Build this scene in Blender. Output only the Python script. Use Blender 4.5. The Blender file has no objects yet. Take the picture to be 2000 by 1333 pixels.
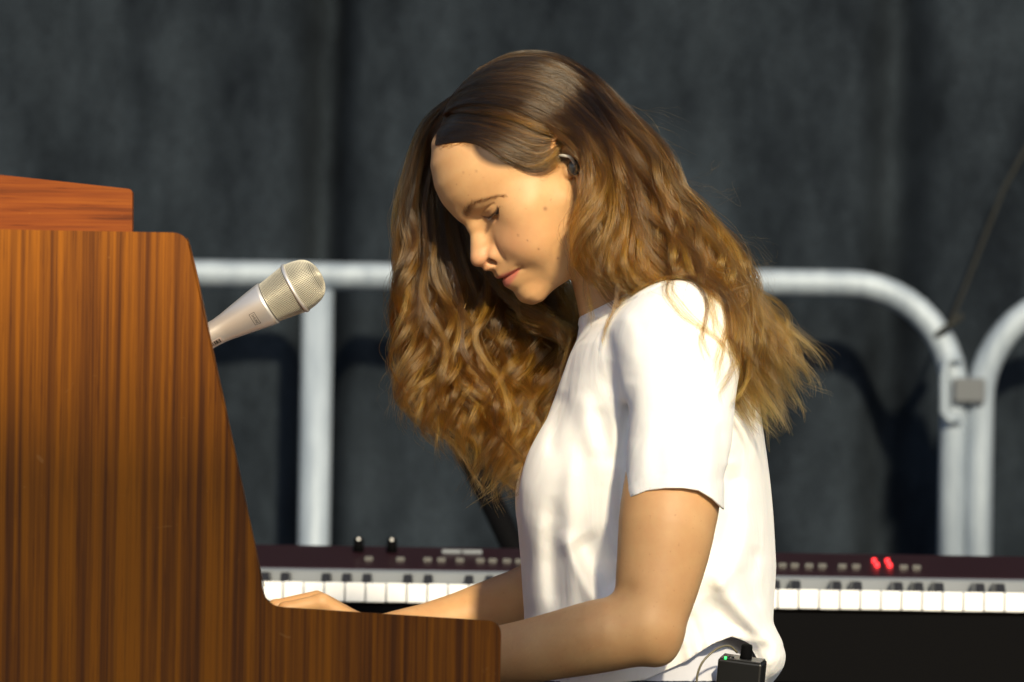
import bpy, bmesh, math, random
import numpy as np
from mathutils import Vector, Matrix, Euler
R = math.radians
rng = np.random.default_rng(7)
random.seed(7)
scene = bpy.context.scene
C = scene.collection

# ------------------------------------------------------------------ camera
CAM_D, CAM_Z, ROLL, HOR = 6.0, 0.73, R(0.9), 1166.5   # HOR: image row of the eye level
FL = 36.0 * CAM_D                     # one metre across the frame at the subject
cd = bpy.data.cameras.new('camera'); cam = bpy.data.objects.new('camera', cd); C.objects.link(cam)
cam.location = (0, -CAM_D, CAM_Z); cam.rotation_euler = (R(90), -ROLL, 0)
cd.lens = FL; cd.sensor_width = 36; cd.shift_y = (HOR-666.5)/2000; cd.clip_end = 300
cd.dof.use_dof = True; cd.dof.focus_distance = CAM_D - 0.05; cd.dof.aperture_fstop = 8.5
scene.camera = cam

# ------------------------------------------------------------------ light
SUN_AZ, SUN_EL = R(12), R(28)         # azimuth to the right of the camera axis, behind the camera
w = bpy.data.worlds.new('World'); scene.world = w; w.use_nodes = True
nt = w.node_tree; bg = nt.nodes['Background']
sky = nt.nodes.new('ShaderNodeTexSky'); sky.sky_type = 'NISHITA'; sky.sun_disc = False
sky.sun_elevation = SUN_EL; sky.sun_rotation = math.pi - SUN_AZ
nt.links.new(sky.outputs[0], bg.inputs[0]); bg.inputs[1].default_value = 0.105
sl = bpy.data.lights.new('sun', 'SUN'); sun = bpy.data.objects.new('sun', sl); C.objects.link(sun)
sl.energy = 4.4; sl.angle = R(3.0); sl.color = (1.0, 0.85, 0.57)
sdir = Vector((math.sin(SUN_AZ)*math.cos(SUN_EL), -math.cos(SUN_AZ)*math.cos(SUN_EL), math.sin(SUN_EL)))
sun.rotation_euler = sdir.to_track_quat('Z', 'Y').to_euler()
sun.location = sdir * 20
scene.view_settings.view_transform = 'Standard'; scene.view_settings.look = 'None'
scene.view_settings.exposure = 0.36; scene.view_settings.gamma = 1.0

# ------------------------------------------------------------------ helpers
cr_, sr_ = math.cos(ROLL), math.sin(ROLL)
def P(px, py, Y=0.0):
    """photo pixel at depth Y (m) -> world point (m)"""
    s = (Y + CAM_D) / CAM_D
    u, v = (px-1000)*0.0005*s, -(py-HOR)*0.0005*s
    return (cr_*u - sr_*v, Y, CAM_Z + sr_*u + cr_*v)
def PM(px, py, Ymm=0.0):
    return np.array(P(px, py, Ymm/1000.0))*1000.0

def obj(name, me, mat=None, parent=None, smooth=True):
    if isinstance(me, bmesh.types.BMesh):
        m = bpy.data.meshes.new(name); me.to_mesh(m); me.free(); me = m
    o = bpy.data.objects.new(name, me); C.objects.link(o)
    if mat is not None: me.materials.append(mat)
    if smooth and hasattr(me, 'polygons'):
        me.polygons.foreach_set('use_smooth', [True]*len(me.polygons))
    if parent is not None: o.parent = parent
    return o
def sharp(o, ang=35):
    me = o.data
    bm = bmesh.new(); bm.from_mesh(me)
    for e in bm.edges:
        if len(e.link_faces) == 2 and e.calc_face_angle(0) > R(ang): e.smooth = False
    bm.to_mesh(me); bm.free(); return o
def tag(o, label, cat, group=None, kind=None):
    if label: o['label'] = label
    if cat: o['category'] = cat
    if group: o['group'] = group
    if kind: o['kind'] = kind
    return o
def thing(name, label, cat, loc=(0,0,0), group=None):
    o = bpy.data.objects.new(name, None); C.objects.link(o); o.location = loc
    o.empty_display_size = 0.05
    return tag(o, label, cat, group)
def local(o, parent):
    """parent o keeping world coordinates of its mesh"""
    o.parent = parent; o.matrix_parent_inverse = Matrix.Translation(parent.location).inverted()
    return o
def box(bm, x0, x1, y0, y1, z0, z1, bev=0.0):
    r = bmesh.ops.create_cube(bm, size=1.0)
    vs = r['verts']
    for v in vs:
        v.co = Vector(((x0+x1)/2 + v.co.x*(x1-x0), (y0+y1)/2 + v.co.y*(y1-y0), (z0+z1)/2 + v.co.z*(z1-z0)))
    if bev:
        es = list({e for v in vs for e in v.link_edges})
        bmesh.ops.bevel(bm, geom=es, offset=bev, segments=2, affect='EDGES', profile=0.5)
def catmull(pts, n):
    pts = np.asarray(pts, float)
    k = len(pts)
    if k == 2: 
        t = np.linspace(0, 1, n)[:, None]; return pts[0]*(1-t) + pts[1]*t
    ext = np.vstack([2*pts[0]-pts[1], pts, 2*pts[-1]-pts[-2]])
    seg = np.linalg.norm(np.diff(pts, axis=0), axis=1); cum = np.concatenate([[0], np.cumsum(seg)])
    s = np.linspace(0, cum[-1], n)
    i = np.clip(np.searchsorted(cum, s, side='right')-1, 0, k-2)
    t = ((s-cum[i])/np.maximum(seg[i], 1e-9))[:, None]
    p0, p1, p2, p3 = ext[i], ext[i+1], ext[i+2], ext[i+3]
    return 0.5*((2*p1) + (-p0+p2)*t + (2*p0-5*p1+4*p2-p3)*t*t + (-p0+3*p1-3*p2+p3)*t**3)
def tube(bm, pts, r, seg=12, caps=True, sx=1.0):
    pts = [Vector(p) for p in pts]; n = len(pts)
    rr = r if hasattr(r, '__len__') else [r]*n
    rings = []; up = None
    for i, p in enumerate(pts):
        t = (pts[min(i+1, n-1)] - pts[max(i-1, 0)]).normalized()
        if up is None:
            up = Vector((0, 1, 0)) if abs(t.y) < 0.9 else Vector((0, 0, 1))
        a = (up - t*up.dot(t)).normalized(); b = t.cross(a); up = a
        rings.append([bm.verts.new(p + a*math.cos(2*math.pi*k/seg)*rr[i]*sx + b*math.sin(2*math.pi*k/seg)*rr[i]) for k in range(seg)])
    for i in range(n-1):
        for k in range(seg):
            bm.faces.new((rings[i][k], rings[i][(k+1) % seg], rings[i+1][(k+1) % seg], rings[i+1][k]))
    if caps:
        bm.faces.new(rings[0][::-1]); bm.faces.new(rings[-1])
def lathe(bm, prof, origin, axis, seg=32):
    """prof: list of (distance along axis, radius)"""
    a = Vector(axis).normalized(); o = Vector(origin)
    u = (Vector((0, 1, 0)) - a*a.y).normalized(); v = a.cross(u)
    rings = []
    for d, r in prof:
        rings.append([bm.verts.new(o + a*d + (u*math.cos(2*math.pi*k/seg) + v*math.sin(2*math.pi*k/seg))*max(r, 1e-5)) for k in range(seg)])
    for i in range(len(rings)-1):
        for k in range(seg):
            bm.faces.new((rings[i][k], rings[i][(k+1) % seg], rings[i+1][(k+1) % seg], rings[i+1][k]))
    bm.faces.new(rings[0][::-1]); bm.faces.new(rings[-1])
def prism_xz(bm, poly, y0, y1, bev=0.0):
    """poly: list of world (x,z); extruded from y0 to y1"""
    a = [bm.verts.new((x, y0, z)) for x, z in poly]
    f = bm.faces.new(a)
    r = bmesh.ops.extrude_face_region(bm, geom=[f])
    for v in [g for g in r['geom'] if isinstance(g, bmesh.types.BMVert)]: v.co.y = y1
    bmesh.ops.recalc_face_normals(bm, faces=bm.faces)
    if bev:
        es = [e for e in bm.edges if len(e.link_faces) == 2 and abs(e.verts[0].co.y-e.verts[1].co.y) < 1e-6]
        bmesh.ops.bevel(bm, geom=es, offset=bev, segments=2, affect='EDGES', profile=0.5)
def round_poly(pts, radii, n=6):
    out = []
    m = len(pts)
    for i in range(m):
        p = Vector(pts[i]); a = Vector(pts[i-1]); b = Vector(pts[(i+1) % m]); r = radii[i]
        if r <= 0: out.append(tuple(p)); continue
        da = (a-p).normalized(); db = (b-p).normalized()
        s, e = p+da*r, p+db*r
        for k in range(n+1):
            t = k/n; out.append(tuple(s*(1-t)**2 + p*2*t*(1-t) + e*t*t))
    return out

# ------------------------------------------------------------------ materials
def mat(name, col=(.5, .5, .5), rough=.5, metal=0.0, **kw):
    m = bpy.data.materials.new(name); m.use_nodes = True
    b = m.node_tree.nodes['Principled BSDF']
    b.inputs['Base Color'].default_value = (*col, 1); b.inputs['Roughness'].default_value = rough
    b.inputs['Metallic'].default_value = metal
    for k, v in kw.items(): b.inputs[k.replace('_', ' ')].default_value = v
    return m
def N(m, t, **kw):
    n = m.node_tree.nodes.new(t)
    for k, v in kw.items(): setattr(n, k, v)
    return n
def L(m, a, b): m.node_tree.links.new(a, b)
def pb(m): return m.node_tree.nodes['Principled BSDF']
def ramp(m, stops):
    r = N(m, 'ShaderNodeValToRGB'); e = r.color_ramp.elements
    e[0].position, e[0].color = stops[0][0], (*stops[0][1], 1)
    e[1].position, e[1].color = stops[-1][0], (*stops[-1][1], 1)
    for p, c in stops[1:-1]:
        x = e.new(p); x.color = (*c, 1)
    return r
def coords(m, scale=(1, 1, 1), rot=(0, 0, 0), kind='Object'):
    tc = N(m, 'ShaderNodeTexCoord'); mp = N(m, 'ShaderNodeMapping')
    L(m, tc.outputs[kind], mp.inputs[0]); mp.inputs['Scale'].default_value = scale; mp.inputs['Rotation'].default_value = rot
    return mp.outputs[0]
def noise(m, vec, scale=5, detail=4, rough=.55, dist=0.0):
    n = N(m, 'ShaderNodeTexNoise'); L(m, vec, n.inputs['Vector'])
    n.inputs['Scale'].default_value = scale; n.inputs['Detail'].default_value = detail
    n.inputs['Roughness'].default_value = rough; n.inputs['Distortion'].default_value = dist
    return n.outputs['Fac']
def bump(m, h, strength=.2, dist=.001):
    b = N(m, 'ShaderNodeBump'); b.inputs['Strength'].default_value = strength; b.inputs['Distance'].default_value = dist
    L(m, h, b.inputs['Height']); L(m, b.outputs[0], pb(m).inputs['Normal']); return b
def mix(m, a, b, fac, mode='MIX'):
    x = N(m, 'ShaderNodeMix', data_type='RGBA', blend_type=mode)
    for s, v in ((x.inputs[0], fac), (x.inputs[6], a), (x.inputs[7], b)):
        if hasattr(v, 'links') or hasattr(v, 'is_linked'): L(m, v, s)
        else: s.default_value = v if not hasattr(v, '__len__') else (*v, 1)
    return x.outputs[2]
def math_(m, op, a, b=0.0, clamp=False):
    x = N(m, 'ShaderNodeMath', operation=op); x.use_clamp = clamp
    for s, v in ((x.inputs[0], a), (x.inputs[1], b)):
        if hasattr(v, 'is_linked'): L(m, v, s)
        else: s.default_value = v
    return x.outputs[0]

def wood(name, c_dark, c_mid, c_lite, along='z', scale=1.0, rot=(0, 0, 0), rough=.42):
    m = mat(name, rough=rough)
    st = {'z': (36, 6, .55), 'x': (2.2, 6, 34)}[along]; pb(m).inputs['Specular IOR Level'].default_value = .14
    v = coords(m, tuple(s*scale for s in st), rot)
    a = noise(m, v, 1.0, 3, .6, .25)
    a2 = noise(m, coords(m, {'z': (115, 9, 1.1), 'x': (3, 9, 90)}[along], rot), 1.0, 3, .6, .2)
    a = math_(m, 'ADD', math_(m, 'MULTIPLY', a, .26), math_(m, 'MULTIPLY', a2, .74))
    fine = noise(m, coords(m, {'z': (420, 20, 7), 'x': (9, 20, 260)}[along], rot), 1.0, 3, .6)
    f = math_(m, 'ADD', math_(m, 'MULTIPLY', a, .86), math_(m, 'MULTIPLY', fine, .14))
    r = ramp(m, [(.41, c_dark), (.49, c_mid), (.575, c_lite)]); L(m, f, r.inputs[0])
    pores = noise(m, coords(m, {'z': (900, 50, 24), 'x': (30, 50, 700)}[along], rot), 1.0, 2, .5)
    pr = ramp(m, [(.60, (1, 1, 1)), (.72, (.62, .55, .5))]); L(m, pores, pr.inputs[0])
    sc = noise(m, coords(m, (1, 1, 1.6)), 34, 3, .6, .6); sr = ramp(m, [(.70, (0, 0, 0)), (.745, (1, 1, 1))]); L(m, sc, sr.inputs[0])
    big = noise(m, coords(m, (1, 1, .6)), 3.2, 3, .55); br_ = ramp(m, [(.3, (.80, .78, .76)), (.7, (1.15, 1.15, 1.15))]); L(m, big, br_.inputs[0])
    c1 = mix(m, mix(m, r.outputs[0], pr.outputs[0], .8, 'MULTIPLY'), br_.outputs[0], 1.0, 'MULTIPLY')
    L(m, mix(m, c1, (.36, .17, .05), math_(m, 'MULTIPLY', sr.outputs[0], .35)), pb(m).inputs['Base Color'])
    rr = ramp(m, [(.3, (rough-.08,)*3), (.7, (rough+.12,)*3)]); L(m, a, rr.inputs[0]); L(m, rr.outputs[0], pb(m).inputs['Roughness'])
    bump(m, fine, .12, .0004)
    return m
M = {}
M['veneer'] = wood('striped_veneer', (.082, .0200, .0006), (.170, .0485, .0009), (.280, .086, .0012))
M['redwood'] = wood('red_wood', (.075, .015, .002), (.21, .046, .004), (.28, .072, .006), along='x', rot=(0, R(9), 0))
M['chrome'] = mat('galvanised_steel', (.62, .65, .68), .58, .2)
v = coords(M['chrome'], (30, 30, 6)); rp = ramp(M['chrome'], [(.3, (.19, .235, .30)), (.7, (.33, .39, .47))]); L(M['chrome'], noise(M['chrome'], v, 1.2, 4, .6), rp.inputs[0]); L(M['chrome'], rp.outputs[0], pb(M['chrome']).inputs['Base Color'])
M['black'] = mat('black_plastic', (.0022, .0022, .0028), .8, Specular_IOR_Level=.06)
M['blackmetal'] = mat('black_metal', (.010, .010, .012), .35, .3)
M['maroon'] = mat('maroon_lacquer', (.017, .005, .008), .4, Specular_IOR_Level=.3)
M['strip'] = mat('grey_strip', (.15, .17, .20), .5)
M['ivory'] = mat('white_key', (.86, .88, .92), .3)
M['ebony'] = mat('black_key', (.014, .014, .016), .28)
M['knobdot'] = mat('white_mark', (.8, .8, .8), .4)
def emis(name, col, s):
    m = mat(name, col, .4); pb(m).inputs['Emission Color'].default_value = (*col, 1); pb(m).inputs['Emission Strength'].default_value = s; return m
M['red_led'] = emis('red_led', (1, .02, .03), 1.6)
M['green_led'] = emis('green_led', (.03, 1, .12), 3.0)
M['deck'] = mat('stage_deck', (.03, .03, .032), .7)
L(M['deck'], ramp_out := None or noise(M['deck'], coords(M['deck'], (3, 3, 3)), 6, 5), pb(M['deck']).inputs['Roughness'])
# ------------------------------------------------------------------ setting
def structure():
    bm = bmesh.new(); box(bm, -9, 9, -9, 7, -.2, 0)
    tag(obj('stage_floor', bm, M['deck'], smooth=False), None, None, kind='structure')
    bm = bmesh.new(); box(bm, -300, 300, -300, 300, -1.3, -1.2)
    tag(obj('ground', bm, mat('asphalt', (.05, .05, .05), .9), smooth=False), None, None, kind='structure')
    # drape with hanging folds
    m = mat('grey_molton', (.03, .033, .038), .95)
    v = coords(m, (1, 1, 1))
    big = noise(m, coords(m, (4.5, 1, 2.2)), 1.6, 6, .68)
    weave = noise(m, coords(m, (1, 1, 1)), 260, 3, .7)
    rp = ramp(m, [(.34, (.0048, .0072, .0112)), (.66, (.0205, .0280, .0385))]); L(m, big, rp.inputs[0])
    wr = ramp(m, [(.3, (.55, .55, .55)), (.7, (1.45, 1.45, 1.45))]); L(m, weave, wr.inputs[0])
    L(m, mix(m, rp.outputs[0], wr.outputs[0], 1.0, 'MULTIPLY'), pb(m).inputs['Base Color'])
    pb(m).inputs['Specular IOR Level'].default_value = .1
    bump(m, weave, .5, .002)
    nx, nz = 700, 40
    xs = np.linspace(-4.5, 4.5, nx); zs = np.linspace(0.0, 4.2, nz)
    r2 = np.random.default_rng(3)
    X, Z = np.meshgrid(xs, zs, indexing='ij')
    Y = 00.008*np.sin(X*7+.4*np.sin(Z*1.3)) + .004*np.sin(X*17+Z*.8)
    cents = [(-.295, .024, .12), (.565, .028, .09), (-.61, .03, .03), (.06, .04, .02), (.33, .035, .02), (-.47, .04, .02), (.86, .03, .04), (-.20, .03, .02), (-.12, .03, .012), (-.70, .03, .03)]
    cents += [(x, .03, .05) for x in (-3.6, -2.9, -2.3, -1.6, -1.1, 1.15, 1.7, 2.4, 3.1, 3.8)]
    for c, s, a in cents:
        Y += a*np.exp(-((X-c-.012*np.sin(Z*1.7+c*9))/s)**2/2)
    Y += DRAPE_Y
    me = bpy.data.meshes.new('drape')
    verts = np.stack([X, Y, Z], -1).reshape(-1, 3)
    idx = np.arange(nx*nz).reshape(nx, nz)
    f = np.stack([idx[:-1, :-1], idx[1:, :-1], idx[1:, 1:], idx[:-1, 1:]], -1).reshape(-1, 4)
    me.from_pydata(verts.tolist(), [], f.tolist())
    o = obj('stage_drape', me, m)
    sm = o.modifiers.new('thick', 'SOLIDIFY'); sm.thickness = .004
    tag(o, 'tall dark grey cloth drape hanging in soft folds behind everything', 'drape')
DRAPE_Y = 3.385
structure()

BY = 3.2        # the barriers stand in front of the drape
def barrier(name, label, path, posts, extra_lines, parent_loc):
    t = thing(name, label, 'barrier', parent_loc, 'steel crowd barriers in front of the drape')
    bm = bmesh.new(); tube(bm, path, .0205, 20)
    local(obj('frame', bm, M['chrome']), t)
    for p in posts:
        bm = bmesh.new(); tube(bm, p, .0235, 16); local(obj('post', bm, M['chrome']), t)
    for l in extra_lines:
        bm = bmesh.new(); tube(bm, l, .009, 10); local(obj('bar', bm, M['chrome']), t)
    return t
def barriers():
    zt = P(1000, 545, BY)[2]
    z_rail = zt
    xr = P(1863, 800, BY)[0]; zb = .12
    xl = xr - 2.3
    def corner(x, z, sx, n=12, r=.16):
        # quarter bend from horizontal rail to the upright
        return [(x - sx*r + sx*r*math.sin(a), BY, z - r + r*math.cos(a)) for a in np.linspace(0, math.pi/2, n)]
    # the left barrier: its right end shows
    path = [(xl, BY, zb)] + corner(xl, z_rail, -1)[::-1] + corner(xr, z_rail, 1) + [(xr, BY, zb)]
    px = P(617, 800, BY)[0]
    posts = [[(px, BY, zb), (px, BY, z_rail-.0215)]]
    low = [[(xl, BY, .2), (xr, BY, .2)]]
    t = barrier('crowd_barrier', 'galvanised barrier whose rail passes behind the player, with an upright left of her', path, posts, low, ((xl+xr)/2, BY, 0))
    for x in (xl+.35, xr-.35):
        bm = bmesh.new(); box(bm, x-.02, x+.02, BY-.3, BY+.1, 0, .03, .004); box(bm, x-.02, x+.02, BY-.02, BY+.02, .03, .2); local(obj('foot', bm, M['chrome'], smooth=False), t)
    x2 = P(1914, 800, BY)[0]
    x3 = x2 + 2.3
    path = [(x2, BY, zb)] + corner(x2, z_rail-.012, -1)[::-1] + corner(x3, z_rail-.012, 1) + [(x3, BY, zb)]
    t2 = barrier('crowd_barrier', 'galvanised barrier at the right edge whose curved corner rises beside the next frame', path, [[(x2+1.15, BY, zb), (x2+1.15, BY, z_rail-.034)]], [[(x2, BY, .2), (x3, BY, .2)]], ((x2+x3)/2, BY, 0))
    for x in (x2+.35, x3-.35):
        bm = bmesh.new(); box(bm, x-.02, x+.02, BY-.3, BY+.1, 0, .03, .004); box(bm, x-.02, x+.02, BY-.02, BY+.02, .03, .2); local(obj('foot', bm, M['chrome'], smooth=False), t2)
    # hook-and-loop clamp between the frames
    t = thing('barrier_clamp', 'grey clamp joining the two barrier uprights at the right', 'clamp', P(1890, 762, BY))
    a = P(1890, 762, BY)
    bm = bmesh.new(); box(bm, a[0]-.024, a[0]+.024, BY-.034, BY-.022, a[2]-.021, a[2]+.017, .004)
    local(obj('block', bm, mat('worn_grey_plastic', (.085, .095, .11), .7), smooth=False), t)
    bm = bmesh.new(); tube(bm, [(a[0]-.012, BY-.027, a[2]+.045), (a[0]-.034, BY-.029, a[2]+.044), (a[0]-.038, BY-.029, a[2]+.02), (a[0]-.038, BY-.029, a[2]-.035), (a[0]-.03, BY-.029, a[2]-.046), (a[0]-.012, BY-.027, a[2]-.046)], .0065, 8)
    local(obj('hook', bm, M['chrome']), t)
    # dark strap over the corner of the left frame
    s = P(1849, 640, BY)
    bm = bmesh.new()
    tube(bm, [P(2060, 190, BY+.145), P(1960, 370, BY+.14), P(1885, 560, BY+.09), P(1860, 620, BY+.02), P(1856, 634, BY-.024)], .003, 8)
    lp = []
    for k in range(25):
        an = 2*math.pi*k/24
        lp.append((s[0] + .027*math.cos(an)*.75, BY + .027*math.sin(an), s[2] + .027*math.cos(an)*.62))
    tube(bm, lp, .0055, 8, caps=False)
    tag(obj('tie_rope', bm, mat('black_cord', (.008, .009, .008), .9)), 'thin black rope tied round the corner of the barrier rail', 'rope')
barriers()

# ------------------------------------------------------------------ stage keyboard behind her
def stage_keyboard():
    KY = 1.0
    s = (CAM_D+KY)/CAM_D
    A = Vector(P(505, 1150, KY)); B = Vector(P(1995, 1160, KY))
    ztop = P(1250, 1147, KY)[2]                 # top of the white keys
    x0, x1 = P(430, 1150, KY)[0], P(2045, 1150, KY)[0]
    x1 = x0 + .0235*52*1.0
    x0, x1 = -.62, -.62+1.29
    kw = .0235
    t = thing('stage_piano', 'dark red stage piano with white keys standing behind the player', 'keyboard', ((x0+x1)/2, KY+.17, .0))
    nk = 52; kx0 = P(479, 1150, KY)[0] - 0*kw
    kx0 = P(1519, 1170, KY)[0] - 26*kw - .0*kw
    nlist = range(52)
    # case
    bm = bmesh.new()
    case_z0 = ztop-.105
    xl, xr = kx0-.035, kx0+nk*kw+.035
    def prof(bm, pts, xa, xb, bev=.002):
        a = [bm.verts.new((xa, y, z)) for y, z in pts]; f = bm.faces.new(a)
        r = bmesh.ops.extrude_face_region(bm, geom=[f])
        for v_ in [g for g in r['geom'] if isinstance(g, bmesh.types.BMVert)]: v_.co.x = xb
        bmesh.ops.recalc_face_normals(bm, faces=bm.faces)
    prof(bm, [(KY-.022, case_z0), (KY-.022, ztop-.0265), (KY+.155, ztop-.0265), (KY+.155, case_z0)], xl, xr)
    local(obj('key_bed', bm, M['black'], smooth=False), t)
    bm = bmesh.new()
    zz = ztop+.014
    prof(bm, [(KY+.158, case_z0), (KY+.158, zz), (KY+.162, zz+.004), (KY+.31, zz+.030), (KY+.318, zz+.026), (KY+.318, case_z0)], xl, xr)
    for xa, xb in ((xl, kx0-.001), (kx0+nk*kw+.001, xr)):
        prof(bm, [(KY-.024, case_z0-.002), (KY-.024, ztop+.004), (KY-.018, ztop+.010), (KY+.1575, ztop+.016), (KY+.1575, case_z0-.002)], xa, xb)
    local(obj('panel', bm, M['maroon'], smooth=False), t)
    bm = bmesh.new()
    prof(bm, [(KY+.1505, ztop-.004), (KY+.1505, zz-.001), (KY+.1575, zz+.002), (KY+.1575, ztop-.004)], kx0, kx0+nk*kw)
    local(obj('strip', bm, M['strip'], smooth=False), t)
    # white keys: one key each
    wm = bmesh.new(); box(wm, .0007, kw-.0007, 0, .149, -.022, 0, .0012)
    me = bpy.data.meshes.new('white_key'); wm.to_mesh(me); wm.free(); me.materials.append(M['ivory'])
    km = bmesh.new()
    a = [km.verts.new(c) for c in ((-.0055, 0, 0), (.0055, 0, 0), (.0048, .008, .0115), (-.0048, .008, .0115), (-.0055, .095, 0), (.0055, .095, 0), (.0045, .095, .012), (-.0045, .095, .012))]
    for f in ((0, 1, 2, 3), (3, 2, 6, 7), (4, 7, 6, 5), (0, 3, 7, 4), (1, 5, 6, 2), (0, 4, 5, 1)): km.faces.new([a[i] for i in f])
    bmesh.ops.recalc_face_normals(km, faces=km.faces)
    bmesh.ops.bevel(km, geom=list(km.edges), offset=.0008, segments=2, affect='EDGES')
    kme = bpy.data.meshes.new('black_key'); km.to_mesh(kme); km.free(); kme.materials.append(M['ebony'])
    for i in nlist:
        o = bpy.data.objects.new('white_key', me); C.objects.link(o); o.location = (kx0+i*kw, KY, ztop+random.uniform(-.0003, .0003)); local(o, t)
        if i % 7 in (0, 1, 3, 4, 5) and i < 51 and (i-0) % 7 not in (2, 6):
            o = bpy.data.objects.new('black_key', kme); C.objects.link(o); o.location = (kx0+(i+1)*kw, KY+.052, ztop-.001); local(o, t)
    # knobs, buttons, lights on the sloping panel
    def on(px, d=.08):
        y = KY+.162+d; x = P(px, 1100, y)[0]; return x, y, zz+.004+d*.176
    def knob(px, d, r, h):
        x, y, z = on(px, d)
        bm = bmesh.new(); lathe(bm, [(-.002, r), (h*.85, r*.9), (h, r*.7)], (x, y, z), (0, -.15, 1), 20)
        k = local(obj('knob', bm, M['black']), t)
        bm = bmesh.new(); box(bm, x-.0016, x+.0016, y-r*1.08-.15*h, y-r*.8-.15*h, z+h*.82, z+h*1.0)
        d_ = obj('mark', bm, M['knobdot'], smooth=False); d_.parent = k
    knob(700, .11, .0065, .016); knob(765, .11, .0065, .016)
    for px, d in ((720, .05), (782, .05), (835, .05), (862, .05), (898, .05), (938, .05), (962, .05), (990, .05), (1014, .05), (1060, .05), (1100, .05), (1180, .05), (1240, .05), (1300, .05), (1350, .05), (1400, .05), (1440, .05), (1480, .05), (1528, .05), (1552, .05), (1580, .05), (1606, .05), (1645, .05), (1672, .05), (1765, .05), (1790, .05)):
        x, y, z = on(px, d)
        bm = bmesh.new(); box(bm, x-.0050, x+.0050, y-.004, y+.004, z-.001, z+.0045, .001)
        local(obj('button', bm, mat_btn, smooth=False), t)
    for px in (884, 920):
        x, y, z = on(px, .11); bm = bmesh.new(); box(bm, x-.013, x+.013, y-.004, y+.004, z-.001, z+.004, .001)
        local(obj('slider', bm, M['strip'], smooth=False), t)
    for px, d in ((1707, .09), (1713, .06), (1733, .09), (1738, .06)):
        x, y, z = on(px, d)
        bm = bmesh.new(); box(bm, x-.0026, x+.0026, y-.003, y+.003, z-.001, z+.005, .0012)
        local(obj('indicator_light', bm, M['red_led'], smooth=False), t)
    # folded stand: two crossed pairs of legs
    st = thing('keyboard_stand', 'black folding stand carrying the stage piano', 'stand', ((xl+xr)/2, KY+.15, 0))
    for y in (KY+.03, KY+.27):
        bm = bmesh.new(); tube(bm, [(xl+.12, y, case_z0-.015), (xr-.25, y, .03)], .014, 10); local(obj('leg', bm, M['blackmetal']), st)
        bm = bmesh.new(); tube(bm, [(xr-.12, y+.03, case_z0-.015), (xl+.25, y+.03, .03)], .014, 10); local(obj('leg', bm, M['blackmetal']), st)
    for x in (xl+.12, xr-.12):
        bm = bmesh.new(); box(bm, x-.016, x+.016, KY-.02, KY+.31, case_z0-.03, case_z0-.001, .003); local(obj('arm', bm, M['blackmetal'], smooth=False), st)
    # skirt cloth under the piano, black
    bm = bmesh.new()
    n = 60
    prev = None
    for i in range(n+1):
        x = xl-.25 + (xr-xl+1.2)*i/n; y = KY+.42+.012*math.sin(i*1.1)
        c = (bm.verts.new((x, y, 0.0)), bm.verts.new((x, y-.0, case_z0+.055)))
        if prev: bm.faces.new((prev[0], c[0], c[1], prev[1]))
        prev = c
    o = obj('riser_skirt', bm, mat('black_cloth', (.003, .003, .0035), .95, Specular_IOR_Level=.05)); sm = o.modifiers.new('t', 'SOLIDIFY'); sm.thickness = .003
    tag(o, 'black cloth skirt hanging under the stage piano', 'skirt')
mat_btn = mat('dark_button', (.10, .10, .10), .22)
stage_keyboard()
def mic_pole():
    t = thing('boom_stand', 'slanting black pole seen between the hair and the stage piano', 'stand', (P(1010, 1080, 1.6)[0], 1.6, 0))
    a, b = Vector(P(957, 975, 1.6)), Vector(P(1012, 1090, 1.6)); d = (b-a).normalized()
    top = a - d*.25; bot = b + d*((b.z-.02)/-d.z)
    bm = bmesh.new(); tube(bm, [top, bot], .0150, 14); local(obj('pole', bm, M['black']), t)
    bm = bmesh.new(); lathe(bm, [(0, .12), (.012, .12), (.02, .03)], (bot.x, 1.6, 0.0), (0, 0, 1), 28); local(obj('base', bm, M['blackmetal']), t)
mic_pole()

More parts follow.
